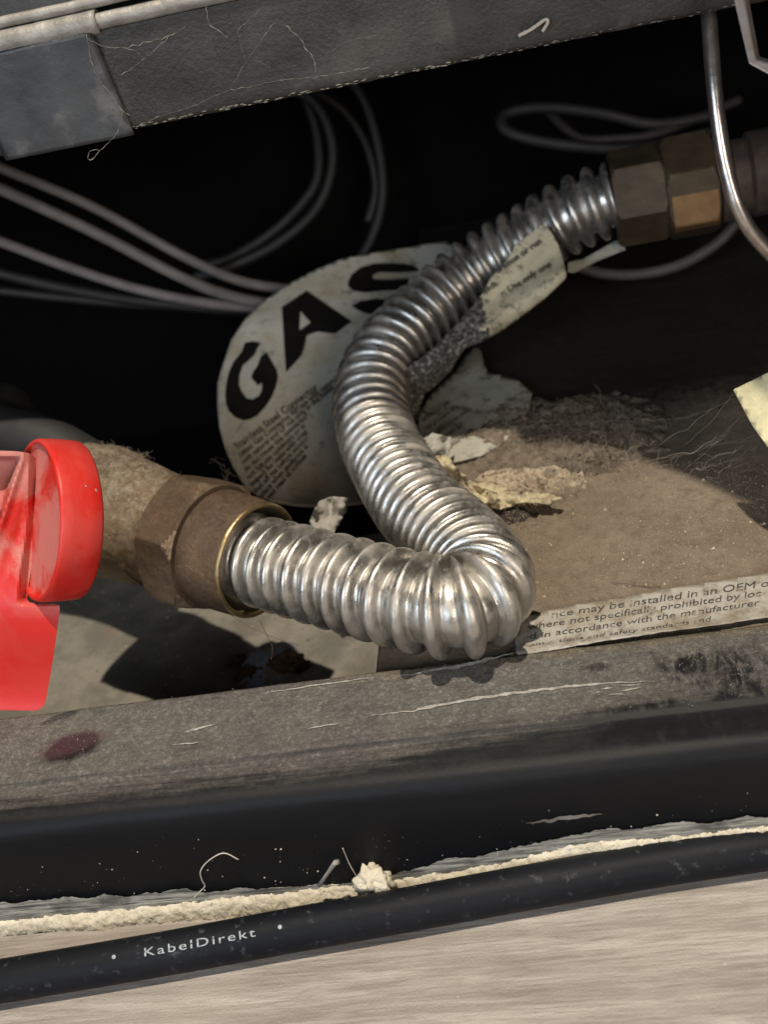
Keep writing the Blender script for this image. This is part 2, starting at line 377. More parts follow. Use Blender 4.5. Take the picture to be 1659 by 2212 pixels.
def mat_smear():
    n = NT('grey_paint_smear'); a = n.noise(0.7, 7, 0.75, 0.2, (0.10, 1, 1.6, 0)); b = n.noise(0.12, 5)
    col = n.mix(n.ramp(a, 0.36, 0.62), (0.06, 0.058, 0.054), (0.46, 0.44, 0.39))
    col = n.mix(n.ramp(b, 0.5, 0.7, 0, 0.7), col, (0.05, 0.05, 0.05))
    return n.out(col, 0.8, 0.0, n.bump(a, 0.3))
M['smear'] = mat_smear()
M['scrape'] = simple('pale_scrape', (0.44, 0.42, 0.39), (0.24, 0.22, 0.20), 0.9, 0.8, bump=0.3, bscale=1.5)
M['cable'] = simple('black_cable_jacket', (0.007, 0.008, 0.011), (0.011, 0.012, 0.015), 0.05, 0.55, bump=0.06, bscale=0.5, dust=((0.09, 0.09, 0.10), 0.36, 0.35, 0.6), spec=0.12)
M['rail'] = simple('dusty_black_rail', (0.022, 0.0205, 0.019), (0.046, 0.043, 0.039), 0.05, 0.42, 0.15, bump=0.25, bscale=0.9, dust=((0.078, 0.074, 0.068), 0.42, 0.07, 0.25))
M['sleeve'] = simple('blue_grey_sleeve', (0.034, 0.036, 0.040), (0.065, 0.068, 0.072), 0.07, 0.45, 0.2, bump=0.12, bscale=0.5, dust=((0.16, 0.16, 0.16), 0.40, 0.09, 0.3))
M['bead'] = simple('lip_highlight_and_chip', (0.36, 0.34, 0.31), (0.20, 0.185, 0.165), 0.15, 0.5, 0.25, bump=0.3, bscale=0.6)  # lip's highlight put into its pale colour; also the sill's paint chip
M['bracket'] = simple('pale_steel_bracket', (0.42, 0.38, 0.36), (0.34, 0.30, 0.28), 0.2, 0.45, 0.4, bump=0.1, bscale=0.7)
M['bolt_blue'] = simple('blue_grey_paint', (0.25, 0.31, 0.41), (0.36, 0.40, 0.44), 0.3, 0.7, bump=0.6, bscale=0.8, dust=((0.27, 0.21, 0.15), 0.52, 0.22, 0))
M['rust'] = simple('rust_crust', (0.19, 0.105, 0.05), (0.06, 0.038, 0.025), 0.5, 0.95, bump=1.0, bscale=0.9, spec=0.1)
M['bore'] = simple('dark_brown_bore', (0.09, 0.065, 0.04), (0.04, 0.03, 0.02), 0.3, 0.8)  # darker brown than the collar around it

# ================================================================== SETTING
def box(a, b):
    x0, y0, z0 = a; x1, y1, z1 = b
    v = [(x0, y0, z0), (x1, y0, z0), (x1, y1, z0), (x0, y1, z0), (x0, y0, z1), (x1, y0, z1), (x1, y1, z1), (x0, y1, z1)]
    return [V(p) for p in v], [(0, 3, 2, 1), (4, 5, 6, 7), (0, 1, 5, 4), (1, 2, 6, 5), (2, 3, 7, 6), (3, 0, 4, 7)]
floor = mesh('floor', [V((-900, -700, -30)), V((900, -700, -30)), V((900, 167.6, -30)), V((-900, 167.6, -30))], [(0, 1, 2, 3)], M['tile'])
tag(floor, kind='structure')
def sheetgrid(x0, x1, y0, y1, nx, ny, fn):
    vs = [fn(lerp(x0, x1, i/nx), lerp(y0, y1, j/ny)) for j in range(ny+1) for i in range(nx+1)]
    fs = [(j*(nx+1)+i, j*(nx+1)+i+1, (j+1)*(nx+1)+i+1, (j+1)*(nx+1)+i) for j in range(ny) for i in range(nx)]
    return vs, fs
LZ = -42.0; STEPX = -50.0
def pan_z(x, y):
    return 0.5*fb(x*0.03, y*0.03, 3)+0.25*fb(x*0.25, y*0.25, 1)
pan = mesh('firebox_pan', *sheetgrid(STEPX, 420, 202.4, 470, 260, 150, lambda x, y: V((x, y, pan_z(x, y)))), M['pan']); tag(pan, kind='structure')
low = mesh('firebox_floor', *sheetgrid(-420, STEPX+0.1, 202.4, 322, 260, 80, lambda x, y: V((x, y, LZ+0.4*fb(x*0.04, y*0.04)))), M['lowpan']); tag(low, kind='structure')
st = mesh('pan_step', [V((STEPX, 202.4, LZ-1)), V((STEPX, 470, -70)), V((STEPX, 470, 0.3)), V((STEPX, 202.4, 0.3))], [(0, 1, 2, 3)], M['pan']); tag(st, kind='structure')
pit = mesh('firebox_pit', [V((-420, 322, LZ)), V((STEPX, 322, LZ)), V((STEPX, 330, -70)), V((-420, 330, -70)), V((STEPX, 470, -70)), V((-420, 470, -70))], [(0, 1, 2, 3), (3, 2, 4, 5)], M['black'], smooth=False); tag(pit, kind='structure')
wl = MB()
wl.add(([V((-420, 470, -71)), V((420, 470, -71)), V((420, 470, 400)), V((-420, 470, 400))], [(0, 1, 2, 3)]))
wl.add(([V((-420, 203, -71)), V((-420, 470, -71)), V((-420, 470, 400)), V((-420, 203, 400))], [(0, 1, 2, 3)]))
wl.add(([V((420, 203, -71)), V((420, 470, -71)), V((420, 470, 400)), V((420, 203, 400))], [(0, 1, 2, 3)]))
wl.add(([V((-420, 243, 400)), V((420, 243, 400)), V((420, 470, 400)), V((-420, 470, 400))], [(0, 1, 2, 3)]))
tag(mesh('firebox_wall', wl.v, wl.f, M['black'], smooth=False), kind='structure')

# ================================================================== SILL
SB = V((-40, 185, -30))
sill = thing('hearth_sill', SB, 'dusty black steel sill running across below the steel hose, with a rounded lip and black front face', 'sill')
M['sill'] = mat_sill(SB)
prof = [(202, -44), (202, 1.6), (201.4, 2.4), (200.5, 2.5)]
prof += [(200.5-0.75*i, 2.5) for i in range(1, 27)]           # dusty top
prof += [(180.2, 2.2), (179.6, 1.7), (179.0, 1.55), (177, 1.5), (175, 1.45)]
for i in range(13):
    t = pi/2*i/12; prof.append((173.2-4.6*sin(t), -3.2+4.6*cos(t)))
prof += [(168.55, -6), (168.8, -9), (169.2, -12), (169.6, -15), (169.9, -18), (170.0, -22), (170, -26), (170, -30.5)]
nx = 260; vs = []; fs = []
for j, (y, z) in enumerate(prof):
    for i in range(nx+1):
        x = lerp(-420, 420, (i/nx)); 
        dz = 0.22*fb(x*0.05, y*0.05, 5)+0.12*fb(x*0.4, y*0.4+z*0.3, 2)
        vs.append(V((x, y-(0.25*fb(x*0.03, z*0.15, 9) if z < 0 else 0), z+(dz if z > -4 else 0))))
fs = [(j*(nx+1)+i, j*(nx+1)+i+1, (j+1)*(nx+1)+i+1, (j+1)*(nx+1)+i) for j in range(len(prof)-1) for i in range(nx)]
mesh('sill_profile', vs, fs, M['sill'], sill)
def ragged(pts, amp, fr, seed, step=6):
    out = []; n = len(pts)
    for i in range(n):
        a = pts[i]; b = pts[(i+1) % n]; L = math.dist(a, b); k = max(1, int(L/step))
        for q in range(k):
            t = q/k; x = lerp(a[0], b[0], t); y = lerp(a[1], b[1], t)
            out.append((x+amp*fb(x*fr, y*fr, seed), y+amp*fb(x*fr, y*fr, seed+9)))
    return out
def topz(x, y): return 2.5+0.22*fb(x*0.05, y*0.05, 5)+0.12*fb(x*0.4, y*0.4+0.75, 2)
def onsill(px, py, lift=0.12):
    p = onz(px, py, 2.5+lift)
    p.z = topz(p.x, p.y)+lift+0.12; return p
def streak(pts, wid, seed, step=5, jag=0.8):
    """a ragged band about wid px wide along pts"""
    L = []; Rr = []
    path = []
    for a, b in zip(pts, pts[1:]):
        k = max(1, int(math.dist(a, b)/step))
        for q in range(k): path.append((lerp(a[0], b[0], q/k), lerp(a[1], b[1], q/k)))
    path.append(pts[-1]); n = len(path)
    for i, (x, y) in enumerate(path):
        e = min(1, 3*min(i, n-1-i)/n+0.06)
        wd = wid*e*(0.55+jag*abs(fb(x*0.06, y*0.06, seed)))
        o = wid*0.25*fb(x*0.05, y*0.05, seed+5)
        L.append((x, y-wd/2+o)); Rr.append((x, y+wd/2+o))
    return L, Rr
def band(L, Rr, fn):
    n = len(L); return [fn(*p) for p in L]+[fn(*p) for p in Rr], [(i, i+1, n+i+1, n+i) for i in range(n-1)]
mb = MB()
for k, (pts, wd) in enumerate([([(790, 1548), (900, 1536), (1010, 1512), (1120, 1496), (1240, 1482), (1350, 1474), (1415, 1472)], 8), ([(1330, 1481), (1360, 1480), (1385, 1478)], 3), ([(1300, 1489), (1326, 1486)], 4), ([(1340, 1493), (1372, 1487), (1388, 1484)], 4), ([(1312, 1502), (1335, 1499), (1350, 1500)], 3), ([(1285, 1496), (1300, 1495)], 3),
                ([(660, 1575), (740, 1562)], 4), ([(370, 1609), (440, 1603)], 4), ([(395, 1583), (440, 1570), (470, 1563)], 5), ([(900, 1532), (960, 1522)], 7), ([(560, 1500), (700, 1478), (830, 1462)], 3), ([(860, 1462), (1000, 1437), (1130, 1408)], 9)]):
    mb.add(band(*streak(pts, wd, k*3.3), onsill))
mesh('scratch', mb.v, mb.f, M['scrape'], sill)
# thin bright lines and flecks on the lip and the front face
def onface(px, py, lift=0.25):
    p = ony(px, py, 170.0-lift); p.y = lerp(170.0, 168.55, sm(-18, -6, p.z))-lift-0.15; return p
mb = MB()
for k, (pts, wd) in enumerate([([(0, 1792), (170, 1780)], 2.5), ([(830, 1756), (960, 1748), (1130, 1732), (1290, 1712), (1480, 1696), (1659, 1678)], 3), ([(880, 1746), (940, 1742)], 4), ([(1136, 1775), (1180, 1766), (1235, 1758), (1302, 1753)], 15)]):
    if wd > 10 or pts[0][0] > 900: mb.add(band(*streak(pts, wd, 40+k*3.3, jag=0.4), onface))
mesh('paint_chip', mb.v, mb.f, M['bead'], sill)
# grey smear of old paint along the foot of the face
top = []; bot = []
for i in range(0, 421):
    px = -20+i*4.1
    yb = [(0, 1985), (400, 1965), (780, 1915), (1000, 1885), (1300, 1835), (1659, 1775)]
    yt = [(0, 1957), (200, 1945), (400, 1932), (600, 1925), (800, 1912), (960, 1868), (1100, 1842), (1300, 1800), (1500, 1784), (1659, 1772)]
    def itp(T, x):
        for (a, ya), (b, y2) in zip(T, T[1:]):
            if x <= b: return lerp(ya, y2, (x-a)/(b-a))
        return T[-1][1]
    t0 = itp(yt, px)-9+9*fb(px*0.012, 0, 3)+2.5*fb(px*0.1, 0, 8); 
    top.append((px, t0)); bot.append((px, max(t0+1, itp(yb, px)+26)))
mesh('paint_smear', *band(top, bot, lambda a, b: onface(a, b, 0.5)), M['smear'], sill)

# caulk bead along the foot of the sill
def caulk_at(x):
    lo = sm(-145, -120, x); return 5.0+1.0*fb(x*0.06, 0, 1)-1.2*sm(-40, 40, x)
vs = []; NS = 14; NXC = 2000
for i in range(NXC+1):
    x = lerp(-300, 200, i/NXC); h = 3.2+0.8*sm(-120, -60, x)+1.3*sm(-60, -32, x)+4.2*sm(-36, -8, x)+0.9*fb(x*0.045, 0, 1)+0.5*fb(x*0.35, 0, 6)+0.25*fb(x*1.3, 0, 9); d = 2.4*(1+0.35*fb(x*0.05, 3, 8))
    for k in range(NS+1):
        t = pi/2*k/NS
        r = 1+0.16*fb(x*0.6, k*0.25, 4, 5)+0.16*abs(fb(x*1.6, k*0.5, 7))
        vs.append(V((x, 169.8-d*sin(t)*r, -30.4+h*cos(t)+2.6*(r-1)*cos(t)+0.2)))
fs = [(i*(NS+1)+k, (i+1)*(NS+1)+k, (i+1)*(NS+1)+k+1, i*(NS+1)+k+1) for i in range(NXC) for k in range(NS)]
ck = mesh('caulk_bead', vs, fs, M['caulk'], base=V((-60, 165, -30)))
tag(ck, 'crumbly cream caulk bead where the black sill meets the wood-look floor', 'caulk')
def lump(c, r, sc_, seed, amp=0.35, freq=0.9, n=4):
    bm = bmesh.new(); bmesh.ops.create_icosphere(bm, subdivisions=n, radius=1)
    vs = []
    for v in bm.verts:
        q = v.co.copy(); k = 1+amp*noise.fractal(q*freq*2+V((seed, seed*2, 0)), 1.0, 2.0, 5)+amp*0.5*abs(noise.noise(q*4.5+V((seed, 0, 0))))
        vs.append(c+V((q.x*sc_[0], q.y*sc_[1], q.z*sc_[2]))*r*k)
    fs = [tuple(v.index for v in f.verts) for f in bm.faces]; bm.free(); return vs, fs
c = ony(806, 1908, 167.3)
o = mesh('foam_lump', *lump(c, 3.4, (1.0, 0.8, 1.15), 3.1, 0.5), M['caulk'], base=c-V((0, 0, 3))); tag(o, 'torn cream foam lump sticking up on the caulk bead just behind the black cable', 'debris')
vf = tube([ony(690, 1912, 166.5), ony(705, 1890, 166), ony(722, 1866, 165.6), ony(728, 1862, 165.4)], lambda i, t: (0.5, 0.35, 0.5, 0.7)[i]*(1+0.3*sin(t*2)), 8)
o = mesh('paper_shred', *vf, M['torn_grey'], base=ony(690, 1912, 166.5)); tag(o, 'small pale shred standing up against the black sill face, left of the foam lump', 'debris')

# ================================================================== CABLE
cab = thing('signal_cable', onz(829, 1975, -30), 'thick black cable with white maker print lying on the wood-look floor', 'cable')
ctr = [(-900, 2262), (-450, 2190), (-140, 2142), (0, 2119), (200, 2086), (415, 2049), (620, 2011), (829, 1974), (1040, 1935), (1244, 1898), (1450, 1862), (1659, 1831), (1900, 1800), (2300, 1755), (2900, 1700)]
CR = 4.35
cp, _ = resample(catmull([onz(x, y, -30+CR) for x, y in ctr]), 2.0)
mesh('cable_jacket', *tube(cp, lambda i, t: CR*(1+0.012*nz(i*0.1, t)), 40), M['cable'], cab)
def cable_map(px0, py0):
    i0 = min(range(len(cp)), key=lambda i: (cp[i]-onz(px0, py0, -30+CR)).length)
    cum = [0]
    for a, b in zip(cp, cp[1:]): cum.append(cum[-1]+(b-a).length)
    def fn(u, v):
        s = cum[i0]+u; j = i0
        while j < len(cp)-2 and cum[j+1] < s: j += 1
        p = cp[j].lerp(cp[j+1], (s-cum[j])/(cum[j+1]-cum[j])); T = (cp[j+1]-cp[j]).normalized()
        tocam = (EYE-p); tocam = (tocam-T*tocam.dot(T)).normalized(); sd = tocam.cross(T)*-1
        if sd.z < 0: sd = -sd
        a = v/CR+0.02
        return p+(tocam*cos(a)+sd*sin(a))*(CR+0.09)
    return fn
fn = cable_map(318, 2066)
mesh('cable_print', *mapped(text2d('KabelDirekt', 2.3, 1.66, 0.0, 1.22), fn), M['white_print'], cab, smooth=False)
for px, py in ((268, 2075), (607, 2013)):
    fn = cable_map(px, py); pts = [(0.42*cos(t*pi/4), 0.9+0.42*sin(t*pi/4)) for t in range(8)]
    mesh('print_dot', [fn(*p) for p in pts], [tuple(range(8))], M['white_print'], cab, smooth=False)

# ================================================================== GAS VALVE, NUT
AX = cdir(0.80, -0.215, 0.56)                 # the valve's outlet axis, running right and towards the viewer
C0 = P(560, 1212, 292)                       # centre of the collar's mouth
valve = thing('gas_valve', C0-AX*45-V((0, 0, 14)), 'grimy brass gas shut-off valve with red lever handle and hexagonal union nut, at the left', 'gas valve')
UP = V((0, 0, 1))
prof = [(-62, 6), (-61.8, 15.5), (-61, 17.0), (-55, 17.5), (-50, 17.2), (-49.6, 16.8), (-44, 16.3), (-38, 15.5), (-34, 14.8), (-33.6, 14.3), (-30, 13.8), (-28.5, 13.6), (-26.5, 13.6), (-26.0, 13.6), (-25.5, 6)]
pp = []
for (a, ra), (b, rb) in zip(prof, prof[1:]):
    k = max(1, int(abs(b-a)/0.8)); pp += [(lerp(a, b, i/k), lerp(ra, rb, i/k)) for i in range(k)]
pp.append(prof[-1])
mesh('valve_body', *lathe(C0, AX, pp, 120, lambda i, t, r: r*(1+0.030*fb(t*2.0, pp[i][0]*0.10, 3, 5)+0.012*fb(t*9, pp[i][0]*0.5, 5)+0.03*sin(t*2+1))), M['brass_body'], valve)
# union nut: six flats with chamfered ends, then a round collar and rim
HR = 17.7; AP = HR*cos(pi/6)
hx = []; u9, v9 = frame(AX); HEXP = -math.atan2((-fw).dot(v9), (-fw).dot(u9))-0.10
L0, L1 = -26.0, -13.8
for i in range(31):
    s = lerp(L0, L1, i/30); hx.append((s, HR))
def hexr(i, t, r):
    s = hx[i][0]; a = ((t+HEXP) % (pi/3))-pi/6; rr = AP/cos(a)
    cone = 15.4+min(s-L0, (L1-s))*1.3
    rr = min(rr, cone) if cone < HR+1 else rr
    rr = rr-0.18*max(0, abs(a)/(pi/6)-0.92)/0.08
    return rr*(1+0.006*fb(t*6, s*0.4, 2)+0.004*fb(t*22, s*1.5, 4))
v1 = lathe(C0, AX, hx, 240, hexr)
n0 = 240
cap0 = lathe(C0, AX, [(L0, 9.0), (L0+0.02, 15.42)], 240)
mbn = MB().add(v1).add(cap0).add(lathe(C0, AX, [(L1, 14.0), (L1-0.02, 15.42)], 240))
nut = mesh('union_nut', mbn.v, mbn.f, [M['brass_dusty'], simple('worn_brass_edge', (0.27, 0.20, 0.13), (0.17, 0.12, 0.08), 0.6, 0.45, 0.5, bump=0.3, bscale=0.8)], valve, angle=28)
for p in nut.data.polygons:
    q = V(p.center)/S+ORG[nut.name]-C0; h_ = q.dot(AX); rad = q-AX*h_; t_ = math.atan2(rad.dot(v9), rad.dot(u9)); a_ = ((t_+HEXP) % (pi/3))-pi/6
    if -20 < h_ < L1-0.05 and AP/cos(a_)-rad.length > 0.35 and rad.length > 15: p.material_index = 1
pc = [(-13.6, 14.3), (-13.0, 14.6), (-10, 14.5), (-6, 14.35), (-2.5, 14.15), (-0.9, 14.1)]
mesh('collar', *lathe(C0, AX, pc, 120, lambda i, t, r: r*(1+0.006*fb(t*4, pc[i][0]*0.4, 2))), M['brass_dusty'], nut)
pr = [(-0.9, 14.1), (-0.3, 14.05), (0, 13.8), (0.05, 13.3), (-0.2, 12.95), (-0.8, 12.8), (-1.6, 12.75)]
mesh('rim', *lathe(C0, AX, pr, 120, lambda i, t, r: r*(1+0.004*fb(t*7, 0, i*0.3))), M['brass_bright'], nut)
mesh('bore', *lathe(C0, AX, [(-1.6, 12.75), (-11, 12.3), (-11.5, 2)], 96), M['bore'], nut)

# red handle: round dished cap with a lever rib that runs down into a flat tab
HA = cdir(-0.84, 0.0, 0.54)                 # cap axis, out of its face
HC = P(74, 1124, 268)                        # centre of the face rim
handle_root = None
hs = 17.6
def red_mesh(name, vf, parent, dusty, **k):
    o = mesh(name, vf[0], vf[1], M['red'], parent, **k)
    a = o.data.attributes.new('dusty', 'FLOAT', 'POINT')
    for i, v in enumerate(o.data.vertices): a.data[i].value = dusty(V(v.co)/S+ORG[o.name])
    return o
cpf = [(-9.6, 15.4), (-9.4, 17.0), (-8.8, 17.5), (-6, 17.7), (-3, 17.8), (-0.7, 17.75), (-0.2, 17.5), (0, 17.1), (-0.1, 16.7), (-0.5, 16.4), (-0.9, 15.9), (-1.0, 14.5), (-1.1, 9), (-1.1, 0.01)]
def facedust(p): 
    s = (p-HC).dot(HA); return 1.0 if s > -3.5 and (p-HC-HA*s).length < 16.4 else 0.22
hub = red_mesh('handle', lathe(HC, HA, cpf, 120), valve, facedust)
ORG[hub.name] = ORG[hub.name]
hu = (cdir(0.0, 1, 0)-HA*cdir(0.0, 1, 0).dot(HA)).normalized()     # up along the face
hv = HA.cross(hu)                                                  # across the face
if hv.dot(rt) < 0: hv = -hv
def HPt(a, b, s): return HC+hv*a+hu*b+HA*s
# rib cross-section lofted down the face
def slab(poly, step, D, T):
    v2, f2 = poly_grid(poly, step); n0 = len(v2)
    vs = [P(x, y, D(x, y)) for x, y in v2]+[P(x, y, D(x, y)+T) for x, y in v2]
    fs = [tuple(f) for f in f2]+[tuple(i+n0 for i in reversed(f)) for f in f2]; ec = {}
    for f in f2:
        for a, b in zip(f, f[1:]+f[:1]):
            ec[(a, b)] = 1
    for (a, b) in list(ec):
        if (b, a) not in ec: fs.append((b, a, a+n0, b+n0))
    return vs, fs
def crx(y): return lerp(46, -30, min(1.3, max(0, (y-992)/230)))
def leverD(x, y):
    d = 267.5+2.2*sm(1000, 1300, y)+8.0*sm(1290, 1534, y)+0.012*(74-x)
    fx_ = lerp(81, 57, sm(1060, 1290, y)); d += 4.0*sm(22, 0, fx_-x)*sm(1310, 1290, y)
    d -= 1.6*math.exp(-((x-crx(y))/10)**2)*sm(1260, 1100, y)
    d += 1.8*math.exp(-((x-(crx(y)+52))/22)**2)*sm(1300, 1150, y)*sm(1000, 1060, y)
    hol = sm(2, 12, crx(y)-x)*sm(984, 997, y)*sm(1215, 1120, y)
    return d+7.5*hol
lev = [(-95, 973), (-40, 972), (38, 975), (62, 979), (75, 988), (79, 1000), (81, 1030), (80, 1070), (78, 1110), (74, 1160), (68, 1220), (60, 1270), (57, 1292), (62, 1300), (78, 1304), (118, 1305), (128, 1308), (128, 1320), (120, 1380), (110, 1446), (98, 1512), (92, 1527), (78, 1535), (0, 1534), (-95, 1530), (-95, 1250)]
red_mesh('lever', slab(lev, 5, leverD, 5.0), hub, lambda p: 1.15, bevel=0.8)
lo_ = bpy.data.objects['lever']; at_ = lo_.data.attributes['dusty']
for i, v in enumerate(lo_.data.vertices):
    q = V(v.co)/S+ORG['lever']-EYE; yy = CY-F*q.dot(up)/q.dot(fw); at_.data[i].value = 1.25*sm(1345, 1290, yy)+0.10
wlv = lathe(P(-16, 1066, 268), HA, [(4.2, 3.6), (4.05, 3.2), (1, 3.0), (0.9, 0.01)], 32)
mesh('finger_hollow', *wlv, M['black'], hub)  # black cup stands for the shade inside the lever's hollow
fl_ = (HC-HA*4.2)
for k, (tt, aa, w_, h_) in enumerate(((0.42, -1.2, 0.9, 0.5), (0.36, -3.4, 0.5, 0.9))):
    base_d = (hu*sin(tt)+hv*cos(tt)).normalized(); cpt = HC+HA*(-4.6+aa)+base_d*17.5
    mesh('paint_nick', *lump(cpt, 0.5, (w_*0.9, w_*0.6, h_*1.3), k+20, 0.6, 1.2, 2), M['sticker'], hub)
# pipe running off behind the handle
p0 = P(150, 960, 345); p1 = P(-160, 800, 350)
pipe = thing('inlet_pipe', p1-V((0, 0, 12)), 'dark dusty supply pipe elbow just visible behind the red handle', 'pipe')
pth, _ = resample(catmull([P(230, 1040, 332), P(110, 965, 340), P(0, 930, 346), P(-160, 880, 350)]), 2)
mesh('pipe_wall', *tube(pth, lambda i, t: 8.0*(1+0.03*nz(i*0.2, t)), 40), M['wire_dark'], pipe)
mesh('pipe_elbow', *lump(P(-8, 900, 360), 11, (1.0, 1.0, 0.9), 2, 0.06), M['wire_dark'], pipe)

# ================================================================== HOSE
hp = [C0-AX*9, C0+AX*2, P(640, 1234, 283), P(760, 1266, 272), P(875, 1296, 262), P(960, 1312, 256), P(1022, 1306, 256), P(1048, 1262, 262), P(1022, 1212, 271), P(972, 1160, 282),
      P(906, 1098, 298), P(858, 1028, 317), P(820, 958, 333), P(802, 890, 345), P(806, 830, 353), P(832, 770, 361), P(886, 708, 369), P(966, 636, 374), P(1030, 584, 374), P(1091, 548, 371), P(1155, 511, 366), P(1225, 470, 360), P(1290, 440, 357), P(1335, 430, 355)]
hc = catmull(hp, 40)
hpth, htot = resample(hc, 0.25)
HRAD = 11.0
# corrugation phase: pitch varies along the hose
cum = [0.0]; acc = 0.0
def arc_at(p):
    L = 0; best = (1e9, 0)
    for a, b in zip(hpth, hpth[1:]):
        dd = (a-p).length
        if dd < best[0]: best = (dd, L)
        L += (b-a).length
    return best[1]
S_NUT, S_LOW, S_BEND, S_BEND2, S_MID, S_TOP, S_UP = [arc_at(V(hp[i])) for i in (1, 4, 6, 8, 10, 15, 18)]
def ksp(s):      # pitch in mm
    for (a, pa), (b, pb) in zip(PITCH, PITCH[1:]):
        if s <= b: return lerp(pa, pb, (s-a)/(b-a))
    return PITCH[-1][1]
PITCH = [(0, 5.6), (S_NUT, 5.6), (S_LOW, 6.3), (S_BEND, 4.3), (S_BEND2, 3.8), (S_MID, 4.7), (S_TOP, 5.0), (S_UP, 5.3), (400, 5.3)]
ds = htot/(len(hpth)-1)
for i in range(1, len(hpth)): acc += ds/ksp(i*ds); cum.append(acc)
NPR = 20; rings = []; nr = int(acc*NPR); j = 0
for q in range(nr+1):
    ph = q/NPR
    while j < len(cum)-2 and cum[j+1] < ph: j += 1
    t = (ph-cum[j])/max(1e-9, cum[j+1]-cum[j]); rings.append((hpth[j].lerp(hpth[min(j+1, len(hpth)-1)], min(1, max(0, t))), ph, (j+t)*ds))
path = [r[0] for r in rings]
SEG = 72
def hose_r(i, t):
    ph = rings[i][1]; s = rings[i][2]; f = ph % 1.0; ridge = int(ph)
    x_ = min(f, 1-f); hw = lerp(0.27, 0.35, sm(S_LOW, S_MID, s)); crest = math.sqrt(max(0, 1-(x_/hw)**2)) if x_ < hw else 0.0; crest = max(crest, lerp(0.16, 0.0, sm(S_LOW, S_MID, s))*(1-((0.5-x_)/(0.5-hw*0.8))**2) if x_ > hw*0.8 else 0)
    depth = 3.1*(1+0.07*nz(ridge*1.7, 3))
    r = HRAD-depth*(1-crest)
    return r*(1+0.006*nz(ridge*0.9, t, 2)+0.004*nz(s*0.15, t*2, 5))
# broad tangents so that the rings do not cross at the tight bend
n = len(path); sm_r = 42
T = []
for i in range(n):
    a = path[max(0, i-sm_r)]; b = path[min(n-1, i+sm_r)]; T.append((b-a).normalized())
vs = []; u, _ = frame(T[0])
for i in range(n):
    u = (u-T[i]*u.dot(T[i])).normalized(); v = T[i].cross(u); rd = int(rings[i][1])
    tl = T[i]*0.35*nz(rd*2.3, 7); tl2 = T[i]*0.35*nz(rd*1.9, 17)
    for k in range(SEG):
        t = 2*pi*k/SEG; vs.append(path[i]+(u*cos(t)+v*sin(t))*hose_r(i, t)+tl*cos(t)+tl2*sin(t))
fs = []
for i in range(n-1):
    for k in range(SEG):
        k2 = (k+1) % SEG; fs.append((i*SEG+k, i*SEG+k2, (i+1)*SEG+k2, (i+1)*SEG+k))
hose = mesh('gas_hose', vs, fs, M['hose'], base=P(1000, 1400, 262)); tag(hose, 'corrugated stainless steel gas hose bent into a tight U between the two brass fittings', 'hose')

# ================================================================== RIGHT FITTING
e0 = hp[-1]; eax = (P(1560, 388, 350)-P(1335, 430, 355)).normalized()
fit = thing('brass_coupling', e0+eax*14-V((0, 0, 14)), 'dim brass coupling of two hex nuts at the far end of the steel hose', 'coupling')
hx2 = [(-1.5+i*0.5, 12.9) for i in range(30)]
def hex2(i, t, r):
    s = hx2[i][0]; a = ((t+0.45) % (pi/3))-pi/6; rr = 11.9/cos(a); cone = 12.5+min(s+1.5, 13.2-s)*1.1
    return min(rr, cone)*(1+0.004*fb(t*6, s*0.4, 2))
mb = MB().add(lathe(e0, eax, hx2, 180, hex2)).add(lathe(e0, eax, [(-1.5, 8), (-1.48, 12.4)], 180))
mesh('flare_nut', mb.v, mb.f, M['brass_dim'], fit, angle=28)
u9, v9 = frame(eax); PH2 = -math.atan2((-fw).dot(v9), (-fw).dot(u9))+0.04
hx3 = [(13.0+i*0.5, 14.6) for i in range(29)]
def hex3(i, t, r):
    s_ = hx3[i][0]; a = ((t+PH2) % (pi/3))-pi/6; rr = 12.9/cos(a); cone = 13.3+min(s_-13.0, 27.0-s_)*1.2
    return min(rr, cone)*(1+0.004*fb(t*6, s_*0.4, 2))
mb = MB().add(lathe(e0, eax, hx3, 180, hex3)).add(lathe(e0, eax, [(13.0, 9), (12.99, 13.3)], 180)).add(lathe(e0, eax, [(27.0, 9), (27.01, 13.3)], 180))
o = mesh('hex_nut', mb.v, mb.f, [M['brass_dim'], M['lit_facet']], fit, angle=28)
want = (-fw*0.75-V((0, 0, 1))*0.62).normalized(); want = (want-eax*want.dot(eax)).normalized()  # lower front facet painted orange for the light it catches
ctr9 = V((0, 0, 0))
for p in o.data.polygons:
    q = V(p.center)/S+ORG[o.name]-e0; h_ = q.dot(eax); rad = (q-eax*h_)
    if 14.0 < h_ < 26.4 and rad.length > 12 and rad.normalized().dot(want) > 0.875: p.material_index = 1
p3 = [(27, 6), (27.02, 11.2), (28, 12.2), (31, 12.2), (32, 10.5), (36, 10.3), (37, 11.8), (58, 11.8), (80, 11.6)]
mesh('iron_union', *lathe(e0, eax, p3, 72), simple('rusty_iron', (0.10, 0.07, 0.05), (0.05, 0.035, 0.03), 0.15, 0.7, 0.3, bump=0.3, bscale=0.4), fit, angle=35)

